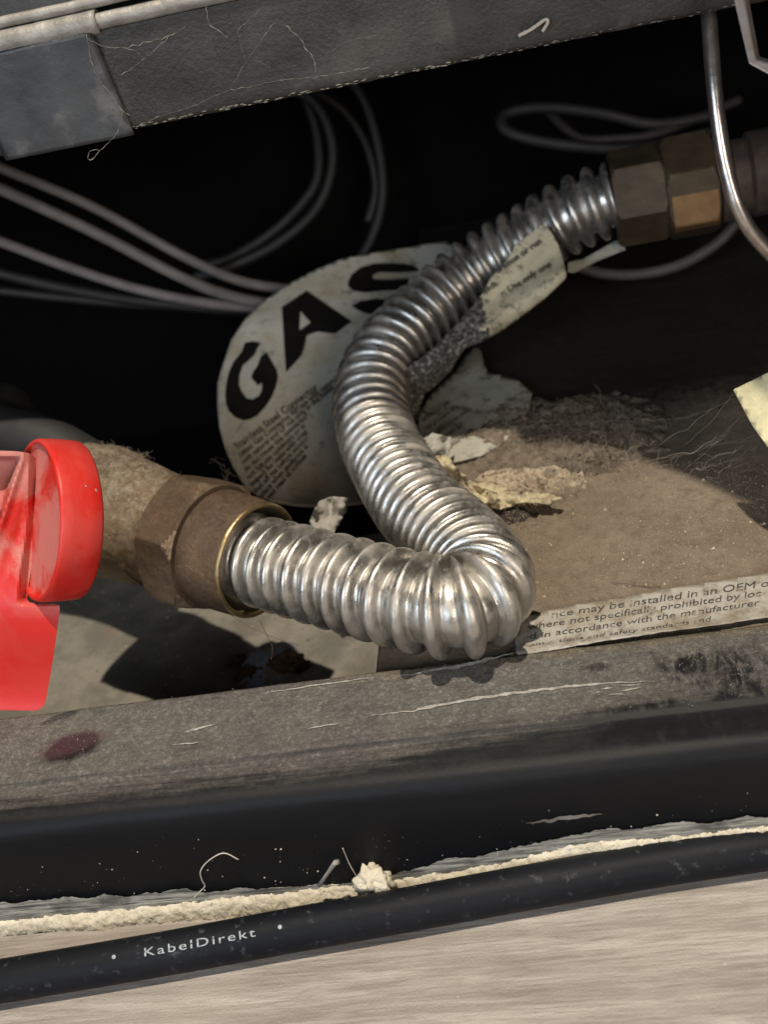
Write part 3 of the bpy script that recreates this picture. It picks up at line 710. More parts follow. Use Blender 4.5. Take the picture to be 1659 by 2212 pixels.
# ================================================================== GAS TAG
def tagd(x, y):
    """depth of the curled tag: leaning back, top edge and left edge curling away"""
    d = 363+(1120-y)*0.105+max(0, 700-y)*0.055
    d += 0.00016*max(0, 640-x)**2+0.00012*max(0, x-760)**2
    # keep it behind the hose
    return d+6*sm(760, 900, x)+1.2*fb(x*0.006, y*0.006, 3)
outline = [(470, 828), (478, 800), (500, 735), (530, 690), (570, 652), (620, 617), (680, 585), (740, 560), (820, 545), (880, 536), (930, 527), (965, 523), (976, 534), (985, 560), (1010, 600), (1000, 680), (930, 780), (900, 880), (890, 960), (860, 1040),
           (800, 1084), (745, 1092), (700, 1095), (640, 1092), (590, 1084), (555, 1070), (528, 1050), (505, 1012), (488, 975), (474, 925), (470, 880)]
outline = [(x, y) for x, y in outline]
tagr = thing('hang_tag', P(640, 1120, 340), 'large round curled white tag printed GAS in heavy black letters, standing behind the steel hose', 'tag')
mesh('tag_card', *mapped(poly_grid(outline, 9), lambda x, y: P(x, y, tagd(x, y))), M['tag'], tagr, solid=0.5)
tm = lambda x, y: P(x, y, tagd(x, y)-0.8)
z3 = lambda L: [(500+x*0.3768/1.0*1.0*1.0, 550+y*0.3768) for x, y in L]
def zz(L):      # from the 1659-wide enlargement of source (500,550)-(1250,1350)
    k = 750/1659; q = 1659/1932
    return [((500+x*k)*q, (550+y*k)*q) for x, y in L]
Gp = [(345, 690), (300, 682), (255, 690), (238, 740), (190, 800), (165, 855), (154, 905), (148, 950), (146, 990), (150, 1030), (165, 1070), (200, 1105), (245, 1123), (290, 1115), (335, 1085), (370, 1045), (400, 1000), (425, 945), (440, 880), (432, 840), (405, 795), (378, 745), (345, 765), (325, 820), (300, 855), (290, 885), (330, 930), (350, 910), (352, 950), (335, 985), (300, 1005), (265, 1000), (238, 965), (222, 925), (225, 870), (245, 815), (270, 795), (310, 755), (325, 720)]
mb = MB().add(mapped(poly_grid(zz(Gp), 9), tm))
mesh('letter_g', mb.v, mb.f, M['ink'], tagr)
A1 = [(462, 490), (600, 400), (850, 572), (760, 640), (740, 640), (660, 628), (600, 650), (590, 700), (572, 760), (545, 790), (485, 855), (478, 760), (468, 600)]
mbA = MB().add(mapped(poly_grid(zz(A1), 9), tm))
mesh('letter_a', mbA.v, mbA.f, M['ink'], tagr)
ctr_ = [(565, 515), (622, 578), (560, 620)]
mbA = MB().add(mapped(poly_grid(zz(ctr_), 9), lambda x, y: P(x, y, tagd(x, y)-0.95)))
mesh('letter_counter', mbA.v, mbA.f, M['tag'], tagr)
Sp1 = [(828, 360), (850, 310), (900, 270), (970, 250), (1060, 245), (1140, 250), (1195, 260), (1230, 290), (1180, 296), (1100, 300), (1000, 300), (965, 318), (975, 335), (1060, 338), (1160, 333), (1260, 340), (1330, 380), (1300, 440), (1200, 470), (1120, 462), (1060, 450), (1160, 420), (1200, 400), (1100, 395), (1000, 405), (930, 412), (870, 405), (835, 385)]
Sp2 = [(850, 485), (900, 458), (980, 445), (1060, 450), (1090, 470), (1080, 505), (1040, 520), (985, 532), (930, 528), (885, 508)]
mb = MB().add(mapped(poly_grid(zz(Sp1), 9), tm)).add(mapped(poly_grid(zz(Sp2), 9), tm))
mesh('letter_s', mb.v, mb.f, M['ink'], tagr)
mb = MB(); rl = random.Random(3)
lines = ['Stainless Steel Connector', 'Listed Gas Connector for use with natural', 'with natural and LP gas only in the home', 'do not reuse this connector', 'not for use outdoors or in', 'inspect for leaks with soap', 'shut off gas before moving', 'replace when appliance is', 'changed read all notices']
for k, s_ in enumerate(lines):
    a0 = R(-37-k*1.5); ax = (cos(a0), sin(a0)); ay = (sin(a0)*1.0, -cos(a0)*1.0)
    szz = 23 if k == 0 else 17
    bx, by = 512+k*6.5, 972+k*16
    vf = place2d(text2d(s_, szz, 0.92, 0.35, 1.0), bx, by, ax, ay, None)
    keep = [f for f in vf[1] if all(vf[0][i][0] < 860 for i in f)]
    mb.add(mapped((vf[0], keep), tm))
o = mesh('small_print', mb.v, mb.f, M['ink_soft'], tagr, smooth=False)

# ---------------------------------------------------------------- wrapped label on the hose
def labd(x, y):
    # roughly follows the underside of the hose and hangs below it
    t = ((x-1010)*0.45+(y-740)*0.9)
    base = lerp(352, 350, sm(900, 1220, x))+6*sm(900, 1000, x)*sm(1220, 1100, x)
    return base-4.5*sm(0, 60, (y-(760-(x-900)*0.72)))+10*sm(40, 130, (y-(740-(x-900)*0.66)))**2+0.8*fb(x*0.01, y*0.01, 2)
lab = [(1172, 484), (1181, 489), (1194, 505), (1207, 530), (1217, 562), (1224, 592), (1222, 602), (1180, 642), (1120, 688), (1080, 716), (1040, 738), (1005, 752), (995, 765), (975, 800), (945, 830), (918, 850), (907, 880), (906, 935), (898, 925), (890, 890), (878, 850), (862, 820), (858, 800), (875, 790), (905, 778), (940, 748), (975, 712), (1008, 680), (1025, 655), (1045, 632), (1060, 600), (1090, 570), (1115, 528), (1140, 508)]
labr = thing('wrap_label', P(1120, 700, 362), 'yellowed instruction label wrapped along the underside of the steel hose, crusted with grime', 'label')
cl = [p for p in lab]
lo9 = mesh('label_strip', *mapped(poly_grid(lab, 7), lambda x, y: P(x, y, labd(x, y)+0.8*fb(x*0.05, y*0.05, 4)*sm(1080, 980, x))), [mat_paper('yellowed_wrap', (0.62, 0.55, 0.38), (0.46, 0.40, 0.27), (0.14, 0.12, 0.10), 0.50), M['crust']], labr, solid=0.4)
for p in lo9.data.polygons:
    q = V(p.center)/S+ORG[lo9.name]-EYE; xx = CX+F*q.dot(rt)/q.dot(fw); yy = CY-F*q.dot(up)/q.dot(fw)
    if xx+0.25*(740-yy)+22*nz(xx*0.05, yy*0.05, 3) < 1062: p.material_index = 1
mb = MB()
lm = lambda x, y: P(x, y, labd(x, y)-1.0)
for s_, x, y, sz, a0, d in (('uration or run', 1075, 592, 22, -35, 0.9), ('ends.', 1045, 636, 21, -33, 0.4), ('g. Use only one', 1084, 642, 22, -32, 0.7), ('without a', 1000, 694, 20, -36, 0.3)):
    aa = R(a0); mb.add(mapped(place2d(text2d(s_, sz, 0.92, 0.4), x, y, (cos(aa), sin(aa)), (sin(aa)*0.7, -cos(aa)), None), lm))
mesh('label_print', mb.v, mb.f, M['ink_soft'], labr, smooth=False)
# second flap, grey-green, behind it
def flapd(x, y): return min(374+(960-y)*0.05+14*sm(1000, 1080, x)**2, (onz(x, y, 2.0)-EYE).dot(fw)-2.5)
fl = [(905, 960), (903, 900), (930, 850), (985, 800), (1012, 762), (1028, 748), (1040, 760), (1046, 790), (1055, 806), (1090, 812), (1120, 822), (1150, 850), (1140, 900), (1100, 950), (1040, 985), (980, 1000), (940, 985)]
fr = thing('label_flap', P(960, 970, 374), 'dim grey-green flap of printed label hanging down behind the hose, below the yellowed wrap', 'label')
mesh('flap_sheet', *mapped(poly_grid(fl, 14), lambda x, y: P(x, y, flapd(x, y)+1.5*fb(x*0.012, y*0.012, 6))), M['greygreen'], fr, solid=0.4)
mb = MB()
for k, s_ in enumerate(('in use of gas', 'to prevent fire', 'or explosion use', 'only with an', 'approved valve')):
    aa = R(-36); mb.add(mapped(place2d(text2d(s_, 15, 0.95, 0.35), 915+k*9, 912+k*17, (cos(aa), sin(aa)), (sin(aa)*0.6, -cos(aa)), None), lambda x, y: P(x, y, flapd(x, y)-2.2)))
mesh('flap_print', mb.v, mb.f, M['ink_soft'], fr, smooth=False)
# narrow tail of paper on the far side by the coupling
tl_ = [(1228, 566), (1260, 560), (1330, 520), (1345, 520), (1352, 540), (1300, 560), (1240, 590), (1226, 588)]
o = mesh('paper_tail', *mapped(poly_grid(tl_, 14), lambda x, y: P(x, y, 364+0.6*fb(x*0.02, y*0.02))), M['greygreen'], solid=0.4, base=P(1290, 560, 364))
tag(o, 'small grey paper tail under the hose next to the brass coupling', 'paper')

# ================================================================== STICKER
STZ = 0.9
stk = thing('warning_sticker', onz(1450, 1330, STZ), 'white warning sticker with rows of wide black print along the back edge of the sill', 'sticker')
sp = ragged([(1128, 1332), (1200, 1316), (1300, 1298), (1440, 1273), (1560, 1254), (1700, 1232), (1700, 1331), (1560, 1357), (1440, 1374), (1330, 1391), (1230, 1409), (1120, 1427), (1112, 1380)], 2.5, 0.05, 4, 10)
def stm(x, y, l=0.0):
    p = onz(x, y, STZ); y_ = min(p.y, 500); yy = p.y
    return V((p.x, yy, STZ+l+1.3*sm(207, 202.5, yy)+0.12*fb(p.x*0.2, p.y*0.2)))
mesh('sticker_sheet', *mapped(poly_grid(sp, 12), stm), M['sticker'], stk, solid=0.15)
mb = MB()
for s_, x, y, sz, a0, sx, d in (('nce may be installed in an OEM or aft', 1190, 1336, 27, -8.3, 1.30, 0.28), ('where not specifically prohibited by loc', 1140, 1362, 25, -8.3, 1.28, 0.30), ('ed in accordance with the manufacturer', 1128, 1385, 24, -8.5, 1.33, 0.26), ('com    tions and safety standards and', 1130, 1405, 21, -8.6, 1.3, 0.12)):
    aa = R(a0); vf = place2d(text2d(s_, sz*0.92, sx*1.09, 0.0), x, y, (cos(aa), sin(aa)), (0.12, -0.86), None)
    vf = (vf[0], [f for f in vf[1] if all(1135 < vf[0][i][0] < 1690 and vf[0][i][1] < 1408-(vf[0][i][0]-1200)*0.155 for i in f)])
    mb.add(mapped(vf, lambda a, b: stm(a, b, 0.20)))
mesh('sticker_print', mb.v, mb.f, M['ink_soft'], stk, smooth=False)

# ================================================================== BOLT
bc = onz(582, 1440, LZ)
bolt = thing('floor_bolt', bc, 'blue-grey painted bolt boss with rust crust, on the firebox floor behind the sill', 'bolt')
vs, fs = lathe(bc, UP, [(-1, 9.6), (0.3, 9.2), (1.4, 8.2), (2.4, 6.4), (3.1, 4.0), (3.4, 0.01)], 72, lambda i, t, r: r*(1+0.30*nz(cos(t)*1.3, sin(t)*1.3, 4)+0.06*fb(cos(t)*4, sin(t)*4, i*0.5)))
mesh('boss', vs, fs, M['bolt_blue'], bolt)
mesh('rust_crust', *lump(onz(618, 1432, LZ+3.0), 3.6, (1.25, 0.8, 0.75), 5, 0.5), M['rust'], bolt)
for k, (x, y, r_) in enumerate(((545, 1455, 3.2), (510, 1430, 2.0), (640, 1440, 2.2))):
    c = onz(x, y, LZ+1); o = mesh('debris_clump', *lump(c, r_, (1.3, 0.9, 0.7), 9+k, 0.7, 1.4), M['rust'], base=c)
    tag(o, ('dark crumb heap at the left foot of the blue-grey bolt', 'tiny dark crumb left of the blue-grey bolt', 'dark crumb at the right foot of the blue-grey bolt')[k], 'debris')

# ================================================================== RAIL ABOVE
RY, RZ = 271.0, 107.0
rail = thing('door_rail', V((-60, RY, RZ)), 'dusty black steel rail above the hose, with a blue-grey sleeve at its left end', 'rail')
def extrude_x(prof, x0, x1, n, fn=None):
    vs = []; K = len(prof)
    for i in range(n+1):
        x = lerp(x0, x1, i/n)
        for k, (y, z) in enumerate(prof):
            a, b = (y, z) if fn is None else fn(x, y, z, k)
            vs.append(V((x, a, b)))
    fs = [(i*K+k, i*K+k+1, (i+1)*K+k+1, (i+1)*K+k) for i in range(n) for k in range(K-1)]
    return vs, fs
zb = ony(285, 282, RY).z; zt = ony(20, 106, RY).z; xs_ = ony(283, 280, RY).x; xs0 = ony(192, 62, RY).x
prof = [(RY+26, zb+3), (RY+26, zb), (RY+1.2, zb), (RY+0.3, zb+0.3), (RY, zb+1.2)]+[(RY, lerp(zb+1.2, zt-0.5, i/14)) for i in range(1, 15)]
prof += [(RY, zt-0.2)]
mesh('rail_face', *extrude_x(prof, -330, 330, 300, lambda x, y, z, k: (y+0.25*fb(x*0.04, z*0.1, 4)*(y < RY+1), z+(0.22*fb(x*0.2, 0, 2) if k < 5 else 0))), M['rail'], rail)
# rolled lip on top: two rounds with a groove between
def lipprof(cy, cz, r, a0=-100, a1=150, n=14): return [(cy-r*cos(R(lerp(a0, a1, i/n))), cz+r*sin(R(lerp(a0, a1, i/n)))) for i in range(n+1)]
mesh('lower_lip', *extrude_x(lipprof(RY+0.9, zt+1.5, 1.75), -330, 330, 200, lambda x, y, z, k: (y, z+0.12*fb(x*0.08, 0))), M['bead'], rail)
mesh('groove', *extrude_x([(RY+2.2, zt), (RY+2.6, zt+5)], -330, 330, 2), M['black'], rail)
mesh('upper_lip', *extrude_x(lipprof(RY+1.2, zt+5.3, 1.2), -330, 330, 200, lambda x, y, z, k: (y, z+0.15*fb(x*0.08, 7))), M['bead'], rail)
mesh('top_web', *extrude_x([(RY+1.4, zt+6.2), (RY+4, zt+20), (RY+4, 400)], -330, 330, 2), M['rail'], rail)  # extended upward, unseen, to block lamp light passing over the rail
# sleeve wraps the left part of the face
SLY = RY-0.9
zq = lambda px, py: ony(px, py, SLY)
sl = [zq(8, 334), zq(284, 276), zq(190, 52)]
bl, br, tr = sl
x_l = zq(-12, 250).x
pv = []; K = 26; N = 20
for i in range(N+1):
    for k in range(K+1):
        t = k/K; s = i/N
        xl = lerp(bl.x, bl.x-3.0, t); xr = lerp(br.x, tr.x, t)
        pv.append(V((lerp(xl, xr, s), SLY+0.15*fb(s*2, t*2, 3)+(0.35 if i in (0, N) else 0), lerp(zb-0.7, zt+0.2, t))))
mbs = MB().add((pv, [(i*(K+1)+k, i*(K+1)+k+1, (i+1)*(K+1)+k+1, (i+1)*(K+1)+k) for i in range(N) for k in range(K)]))
mesh('sleeve', mbs.v, mbs.f, M['sleeve'], rail, solid=0.9)
xa, xb = tr.x-60, tr.x+3.2
mesh('sleeve_lip', *extrude_x(lipprof(RY+0.9, zt+1.5, 2.35), tr.x-70, tr.x+1.8, 60, lambda x, y, z, k: (y-0.1*0, z+0.1*fb(x*0.2, 3))), M['bead'], rail, solid=0.4)
# dust ridge along the lower edge
mb = MB()
rr = random.Random(5)
for i in range(170):
    x = rr.uniform(xs_+0.5, -5) if i < 130 else rr.uniform(-5, 45)
    mb.add(lump(V((x, RY-0.1, zb+0.5+rr.uniform(-0.2, 0.5))), rr.uniform(0.12, 0.34), (2.2, 0.5, 0.5), i, 0.5, 0.9, 1))
tag(mesh('dust_crumbs', mb.v, mb.f, simple('rail_dust', (0.20, 0.18, 0.155), rough=0.95), base=V((-40, RY, zb))), 'crumbs of grey dust caught along the lower edge of the black rail', 'dust', kind='stuff')

# bracket, top right, and an added unseen plate that shadows the pan
br_ = thing('panel_bracket', P(1640, 60, 232), 'pale steel bracket corner hanging at the top right, with an added unseen shadow plate above', 'bracket')
bp = [(1570, -60), (1586, 0), (1618, 138), (1700, 182), (1900, 230), (1900, 200), (1700, 146), (1634, 128), (1612, 8), (1598, -60)]
vs = [P(x, y, 232) for x, y in bp]+[P(x+8, y-6, 238) for x, y in bp]; n_ = len(bp)
mesh('bracket_strip', vs, [tuple(range(n_)), tuple(range(2*n_-1, n_-1, -1))]+[(i, (i+1) % n_, n_+(i+1) % n_, n_+i) for i in range(n_)], M['bracket'], br_, smooth=False, bevel=0.4)
PZ = 152.0
kx, ky = KD.x/KD.z*PZ, KD.y/KD.z*PZ
pl = [(a+kx, b+ky) for a, b in ((-22, 300), (-16, 281), (9, 273), (39, 237), (90, 178), (330, 178), (330, 300))]
vs = [V((x, y, PZ)) for x, y in pl]+[V((x, y, PZ+2)) for x, y in pl]; n_ = len(pl)
mesh('shadow_plate', vs, [tuple(range(n_))[::-1], tuple(range(n_, 2*n_))]+[(i, (i+1) % n_, n_+(i+1) % n_, n_+i) for i in range(n_)], M['rail'], br_, smooth=False)

# ================================================================== TUBE AND WIRES
def wire(name, pts, r, mat, label, cat, group=None, seg=12, wob=0.0):
    q = [P(*p) for p in pts]; pth, _ = resample(catmull(q, 16), 1.5)
    vs, fs = tube(pth, lambda i, t: r*(1+wob*nz(i*0.12, t)), seg)
    return tag(mesh(name, vs, fs, mat, base=q[len(q)//2]), label, cat, group)
wire('metal_tube', [(1535, -420, 268), (1528, -60, 268), (1534, 60, 268), (1543, 180, 268), (1556, 290, 270), (1574, 380, 272), (1598, 455, 274), (1640, 520, 277), (1720, 585, 282), (1900, 640, 292), (2200, 650, 310)], 1.75, M['tube'], 'shiny aluminium tube curving down in front of the brass coupling at the right', 'tube', seg=28, wob=0.05)
W = M['wire']; WD = M['wire_dark']
gw = 'wires behind the gas tag'
wire('wire', [(-500, 150, 360), (-80, 325, 395), (0, 362, 400), (200, 447, 410), (400, 556, 420), (520, 607, 430), (640, 625, 440), (760, 620, 450)], 1.8, W, 'upper of the two bright wires sweeping down from the left towards the tag', 'wire', wob=0.02)
wire('wire', [(-500, 190, 355), (-80, 372, 390), (0, 408, 395), (200, 500, 405), (400, 603, 415), (520, 645, 425), (640, 662, 436), (760, 660, 450)], 1.95, W, 'lower of the two bright wires sweeping down from the left towards the tag', 'wire', wob=0.02)
wire('wire', [(-500, 380, 380), (-80, 500, 410), (0, 522, 412), (150, 578, 420), (300, 625, 425), (450, 655, 430), (600, 668, 440)], 1.8, simple('mid_wire_sleeve', (0.25, 0.22, 0.215), (0.17, 0.15, 0.15), 0.1, 0.6), 'dim wire below the two bright ones, left of the tag', 'wire')
wire('wire', [(-500, 450, 400), (-80, 560, 425), (0, 590, 427), (150, 625, 430), (300, 650, 435), (450, 665, 440), (600, 675, 450)], 2.0, WD, 'dark wire second from the bottom of the left bundle', 'wire')
wire('wire', [(-500, 560, 410), (-80, 620, 430), (0, 628, 430), (150, 645, 433), (300, 658, 438), (480, 665, 445)], 1.6, WD, 'lowest and darkest wire of the left bundle', 'wire')
wire('wire', [(600, 190, 430), (670, 212, 430), (712, 285, 432), (716, 370, 435), (680, 455, 438), (600, 525, 440), (500, 575, 440), (420, 600, 445)], 1.9, WD, 'faint wire bending down inside the dark opening left of the twin loop', 'wire')
wire('wire', [(560, 130, 436), (640, 180, 436), (680, 270, 438), (688, 370, 440), (660, 430, 442), (590, 500, 446), (500, 555, 448), (430, 575, 450)], 1.9, WD, 'inner faint wire bending down in the dark opening above the tag', 'wire')
wire('wire', [(740, 150, 440), (790, 225, 442), (820, 330, 445), (826, 430, 448), (800, 520, 450), (750, 600, 450)], 1.9, WD, 'faint wire arching down just left of the letter S above the tag', 'wire')
wire('wire', [(620, 180, 446), (720, 220, 446), (785, 300, 448), (812, 400, 450), (795, 480, 452)], 1.7, WD, 'faint thin wire crossing the dark opening above the tag', 'wire')
wire('wire', [(1560, 245, 400), (1420, 268, 400), (1300, 245, 400), (1180, 232, 400), (1095, 245, 400), (1092, 280, 398), (1170, 305, 396), (1300, 320, 394), (1420, 315, 394), (1540, 285, 395)], 1.9, simple('loop_wire', (0.035, 0.032, 0.032), rough=0.6), 'dark wire loop lying above the brass coupling', 'wire')
wire('wire', [(1240, 572, 395), (1300, 590, 395), (1380, 592, 394), (1470, 572, 392), (1550, 525, 390), (1600, 470, 388), (1700, 340, 386)], 1.8, simple('lower_loop_wire', (0.10, 0.09, 0.085), rough=0.6), 'grey wire sagging below the brass coupling', 'wire')
wire('wire', [(1180, 235, 410), (1220, 275, 405), (1260, 300, 402), (1330, 300, 400), (1430, 285, 400), (1600, 215, 405)], 1.6, simple('mauve_wire', (0.05, 0.038, 0.042), rough=0.6), 'mauve-grey wire inside the loop above the brass coupling', 'wire')

# card corner at the right edge
cc = thing('card_corner', P(1650, 960, 250), 'cream lit corner of a card poking in at the right edge of the picture', 'card')
cp_ = [(1586, 842), (1640, 815), (1700, 785), (1780, 800), (1780, 1020), (1690, 1000), (1659, 965), (1630, 925), (1610, 888)]
mesh('card_sheet', *mapped(poly_grid(cp_, 14), lambda x, y: P(x, y, 268-0.05*(x-1586)+0.00035*(x-1640)**2+0.5*fb(x*0.03, y*0.03))), M['cream'], cc, solid=0.5)

# ================================================================== TORN PAPER, LINT, DIRT
def crumple(name, poly, dep, amp, mat, label, cat, step=7, fr=0.05, seed=0, rag=3):
    pg = poly_grid(ragged(poly, rag, 0.08, seed, 6), step)
    def fn(x, y): 
        d = dep(x, y) if callable(dep) else dep
        return P(x, y, d+amp*(fb(x*fr, y*fr, seed, 5)+0.8*abs(nz(x*fr*0.5, y*fr*0.5, seed+3))))
    vf = mapped(pg, fn)
    return tag(mesh(name, vf[0], vf[1], mat, solid=0.3, base=fn(sum(p[0] for p in poly)/len(poly), max(p[1] for p in poly))), label, cat)
def floord(x, y, z): 
    p = onz(x, y, z); return (p-EYE).dot(fw)
crumple('torn_paper', [(910, 950), (935, 936), (975, 945), (972, 975), (955, 990), (920, 985)], lambda x, y: 324, 4, M['torn_grey'], 'small crumpled grey paper scrap right behind the hose, above the yellow strip', 'paper', seed=2)
crumple('torn_paper', [(938, 985), (965, 985), (995, 1020), (1035, 1050), (1075, 1068), (1070, 1090), (1020, 1086), (975, 1052), (950, 1025)], lambda x, y: floord(x, y, 7+8*sm(1060, 990, y)), 5, M['torn'], 'torn yellowed paper strip lying on the pan just right of the hose', 'paper', seed=5)
crumple('torn_paper', [(1020, 1045), (1060, 1040), (1110, 1062), (1180, 1065), (1215, 1075), (1190, 1090), (1130, 1086), (1080, 1100), (1035, 1090)], lambda x, y: floord(x, y, 4.5), 4, M['torn'], 'flattened yellowish paper shreds on the pan at the end of the torn strip', 'paper', seed=8)
crumple('torn_paper', [(668, 1125), (690, 1082), (720, 1072), (750, 1076), (748, 1105), (728, 1140), (705, 1175), (680, 1160)], lambda x, y: 322, 7, M['torn_grey'], 'crumpled pale paper scrap between the union nut and the hose, below the tag', 'paper', seed=11, fr=0.022)
for k, (poly, zz_, lb) in enumerate(q for q in (([(1068, 1012), (1100, 1000), (1145, 1012), (1170, 1030), (1140, 1044), (1095, 1040)], 2.6, 'pale crumpled paper scrap on the near slope of the brown lint mound'),
        ([(1120, 1060), (1150, 1046), (1200, 1050), (1228, 1066), (1195, 1078), (1150, 1078)], 1.8, 'buff paper flake lying right of the yellow strip, in front of the lint mound'),
        ([(1225, 990), (1262, 976), (1300, 986), (1330, 1000), (1290, 1014), (1245, 1010)], 0.8, 'ragged buff paper scrap at the shadow edge, right end of the debris'),
        ([(985, 960), (1010, 948), (1050, 960), (1068, 985), (1030, 1002), (1000, 990)], 4.5, 'grey-buff folded paper scrap behind the yellow strip, under the flap')) if 'buff paper flake' not in q[2] and 'shadow edge' not in q[2]):
    crumple('torn_paper', poly, (lambda x, y, zz_=zz_: floord(x, y, zz_*0.5)+0.6*sin(x*0.09+k)*cos(y*0.13)), 2.2, M['torn_grey'] if k in (0, 3) else M['torn_buff'], lb, 'paper', seed=30+k*3, rag=6, fr=0.04)
# lint mound to the right of the flap
def mound(name, cx, cy, w_, h_, hz, seed, mat, label, px0, nx=110, ny=70):
    c = onz(cx, cy, 0)
    vs, fs = sheetgrid(-1, 1, -1, 1, nx, ny, lambda a, b: V((c.x+a*w_, c.y+b*h_, -0.5+max(0, 1-(a*a+b*b)*(1+0.5*fb(a*2, b*2, seed)))**0.6*hz*(0.65+0.5*abs(fb(a*1.7, b*1.7, seed+1, 4))+0.10*fb(a*7, b*7, seed+2)+0.16*fb(a*19, b*19, seed+4)))))
    return tag(mesh(name, vs, fs, mat, base=c), label, 'lint')
mound('lint_mound', 1160, 950, 34, 22, 6.5, 3, M['lint'], 'soft brown mound of lint and dust behind the torn paper, under the label flap', 0)
mound('lint_mound', 1310, 925, 17, 14, 5, 6, M['lint'], 'upright dark lint clump at the shadow edge, right of the soft brown mound', 0)
mound('lint_mound', 1085, 1118, 9, 3.5, 2.6, 9, simple('dark_lint', (0.075, 0.06, 0.05), rough=0.98, bump=1.0), 'small dark lint patch by the right side of the hose, below the torn paper', 0)

def heap(cx, cy, w_, h_, hz, seed, mat, label):
    c = onz(cx, cy, 0)
    def hf(a, b):
        e = max(0, 1-(a*a+b*b)*(1+0.9*fb(a*1.6, b*1.6, seed)))**0.5
        rg = 1-abs(fb(a*3.2+b, b*3.2, seed+1, 3))*2.2
        return V((c.x+a*w_+0.8*fb(a*5, b*5, seed+5), c.y+b*h_+0.8*fb(a*5, b*5, seed+6), -0.6+e*hz*(0.25+0.75*max(0, rg))+e*0.6*fb(a*16, b*16, seed+2)))
    vs, fs = sheetgrid(-1, 1, -1, 1, 150, 90, hf)
    return tag(mesh('paper_heap', vs, fs, mat, base=c), label, 'debris')
heap(1120, 1052, 17, 7.0, 4.6, 3, M['torn_buff'], 'matted buff heap of shredded paper and dust on the pan beside the yellow strip')
heap(1262, 1004, 15, 6.5, 4.0, 8, M['lint'], 'low matted heap of lint and shreds along the shadow edge, right of the buff heap')
def hairs(n, centre_fn, length, r, seed, curl=0.35, up_=0.0, seg=4, steps=14):
    rd = random.Random(seed); mb = MB()
    for i in range(n):
        p = centre_fn(rd); d = V((rd.gauss(0, 1), rd.gauss(0, 1), rd.gauss(0, 0.5)+up_)).normalized(); L = length*rd.uniform(0.4, 1.4); pts = [p.copy()]
        for k in range(steps):
            d = (d+V((rd.gauss(0, curl), rd.gauss(0, curl), rd.gauss(0, curl)))*0.6).normalized(); p = p+d*L/steps; pts.append(p.copy())
        mb.add(tube(pts, r*rd.uniform(0.6, 1.3), seg, False))
    return mb
# fuzz on top of the valve body
def on_valve(rd):
    s = rd.uniform(-58, -30); t = rd.uniform(-0.9, 0.9); u, v = frame(AX); r = 17 if s < -42 else 13.2
    return C0+AX*s+(u*cos(t)+v*sin(t))*r
mb = hairs(700, on_valve, 2.0, 0.03, 3, 0.6, 0.5, 3, 9)
tag(mesh('lint_fuzz', mb.v, mb.f, simple('fuzz', (0.33, 0.27, 0.21), rough=0.95), base=C0-AX*45), 'fuzzy pale lint on the top of the brass valve body', 'lint', kind='stuff')
def on_rect(x0, x1, y0, y1, z): return lambda rd: onz(rd.uniform(x0, x1), rd.uniform(y0, y1), z)
mb = hairs(420, on_rect(1040, 1380, 880, 1030, 4), 6, 0.035, 5, 0.6, 0.5)
for v in (hairs(70, on_rect(960, 1240, 1040, 1100, 1), 5, 0.07, 6, 0.5, 0.3), hairs(40, on_rect(1040, 1150, 1100, 1130, 1), 4, 0.07, 8, 0.5, 0.3)): mb.add((v.v, v.f))
tag(mesh('fibres', mb.v, mb.f, simple('tan_fibre', (0.36, 0.29, 0.22), rough=0.95), base=onz(1200, 980, 0)), 'tangle of short tan fibres on the lint and torn paper behind the hose', 'fibres', kind='stuff')
mb = hairs(26, lambda rd: P(rd.uniform(480, 560), rd.uniform(990, 1050), 345), 4, 0.03, 9, 0.5)
tag(mesh('fibres', mb.v, mb.f, simple('brown_fibre', (0.22, 0.17, 0.13), rough=0.95), base=P(500, 1040, 330)), 'sparse brown fibres at the lower left edge of the tag', 'fibres', kind='stuff')
# cobweb threads at the right
rd = random.Random(12); mb = MB()
def thread(a, b, r, sag=2.0, wob=0.6, n=18):
    pts = []
    for i in range(n+1):
        t = i/n; p = a.lerp(b, t); p.z -= sag*4*t*(1-t); p += V((nz(t*4, a.x*0.1, 1), nz(t*4, a.y*0.1, 2), nz(t*5, a.x, 3)))*wob; pts.append(p)
    return tube(pts, r, 4, False)
for i in range(26):
    x0 = rd.uniform(1330, 1560); y0 = rd.uniform(940, 1060); L = rd.uniform(60, 190); a = R(rd.uniform(-32, -10)) if i % 4 else R(rd.uniform(40, 130))
    if i % 4 == 0: L *= 0.4
    mb.add(thread(P(x0, y0, 292-rd.uniform(0, 14)), P(x0+L*cos(a), y0+L*sin(a), 285-rd.uniform(0, 16)), rd.uniform(0.018, 0.04), rd.uniform(0, 1.5), 1.2))
mb.add(thread(P(1585, 850, 268), P(1480, 960, 285), 0.025, 1)); mb.add(thread(P(1600, 900, 266), P(1400, 1060, 290), 0.022, 2)); mb.add(thread(P(1380, 905, 300), P(1590, 860, 268), 0.02, 2))
tag(mesh('cobweb', mb.v, mb.f, M['hair_web'], base=P(1500, 980, 285)), 'fine cobweb threads hanging between the floor shadow and the cream card corner', 'cobweb', kind='stuff')
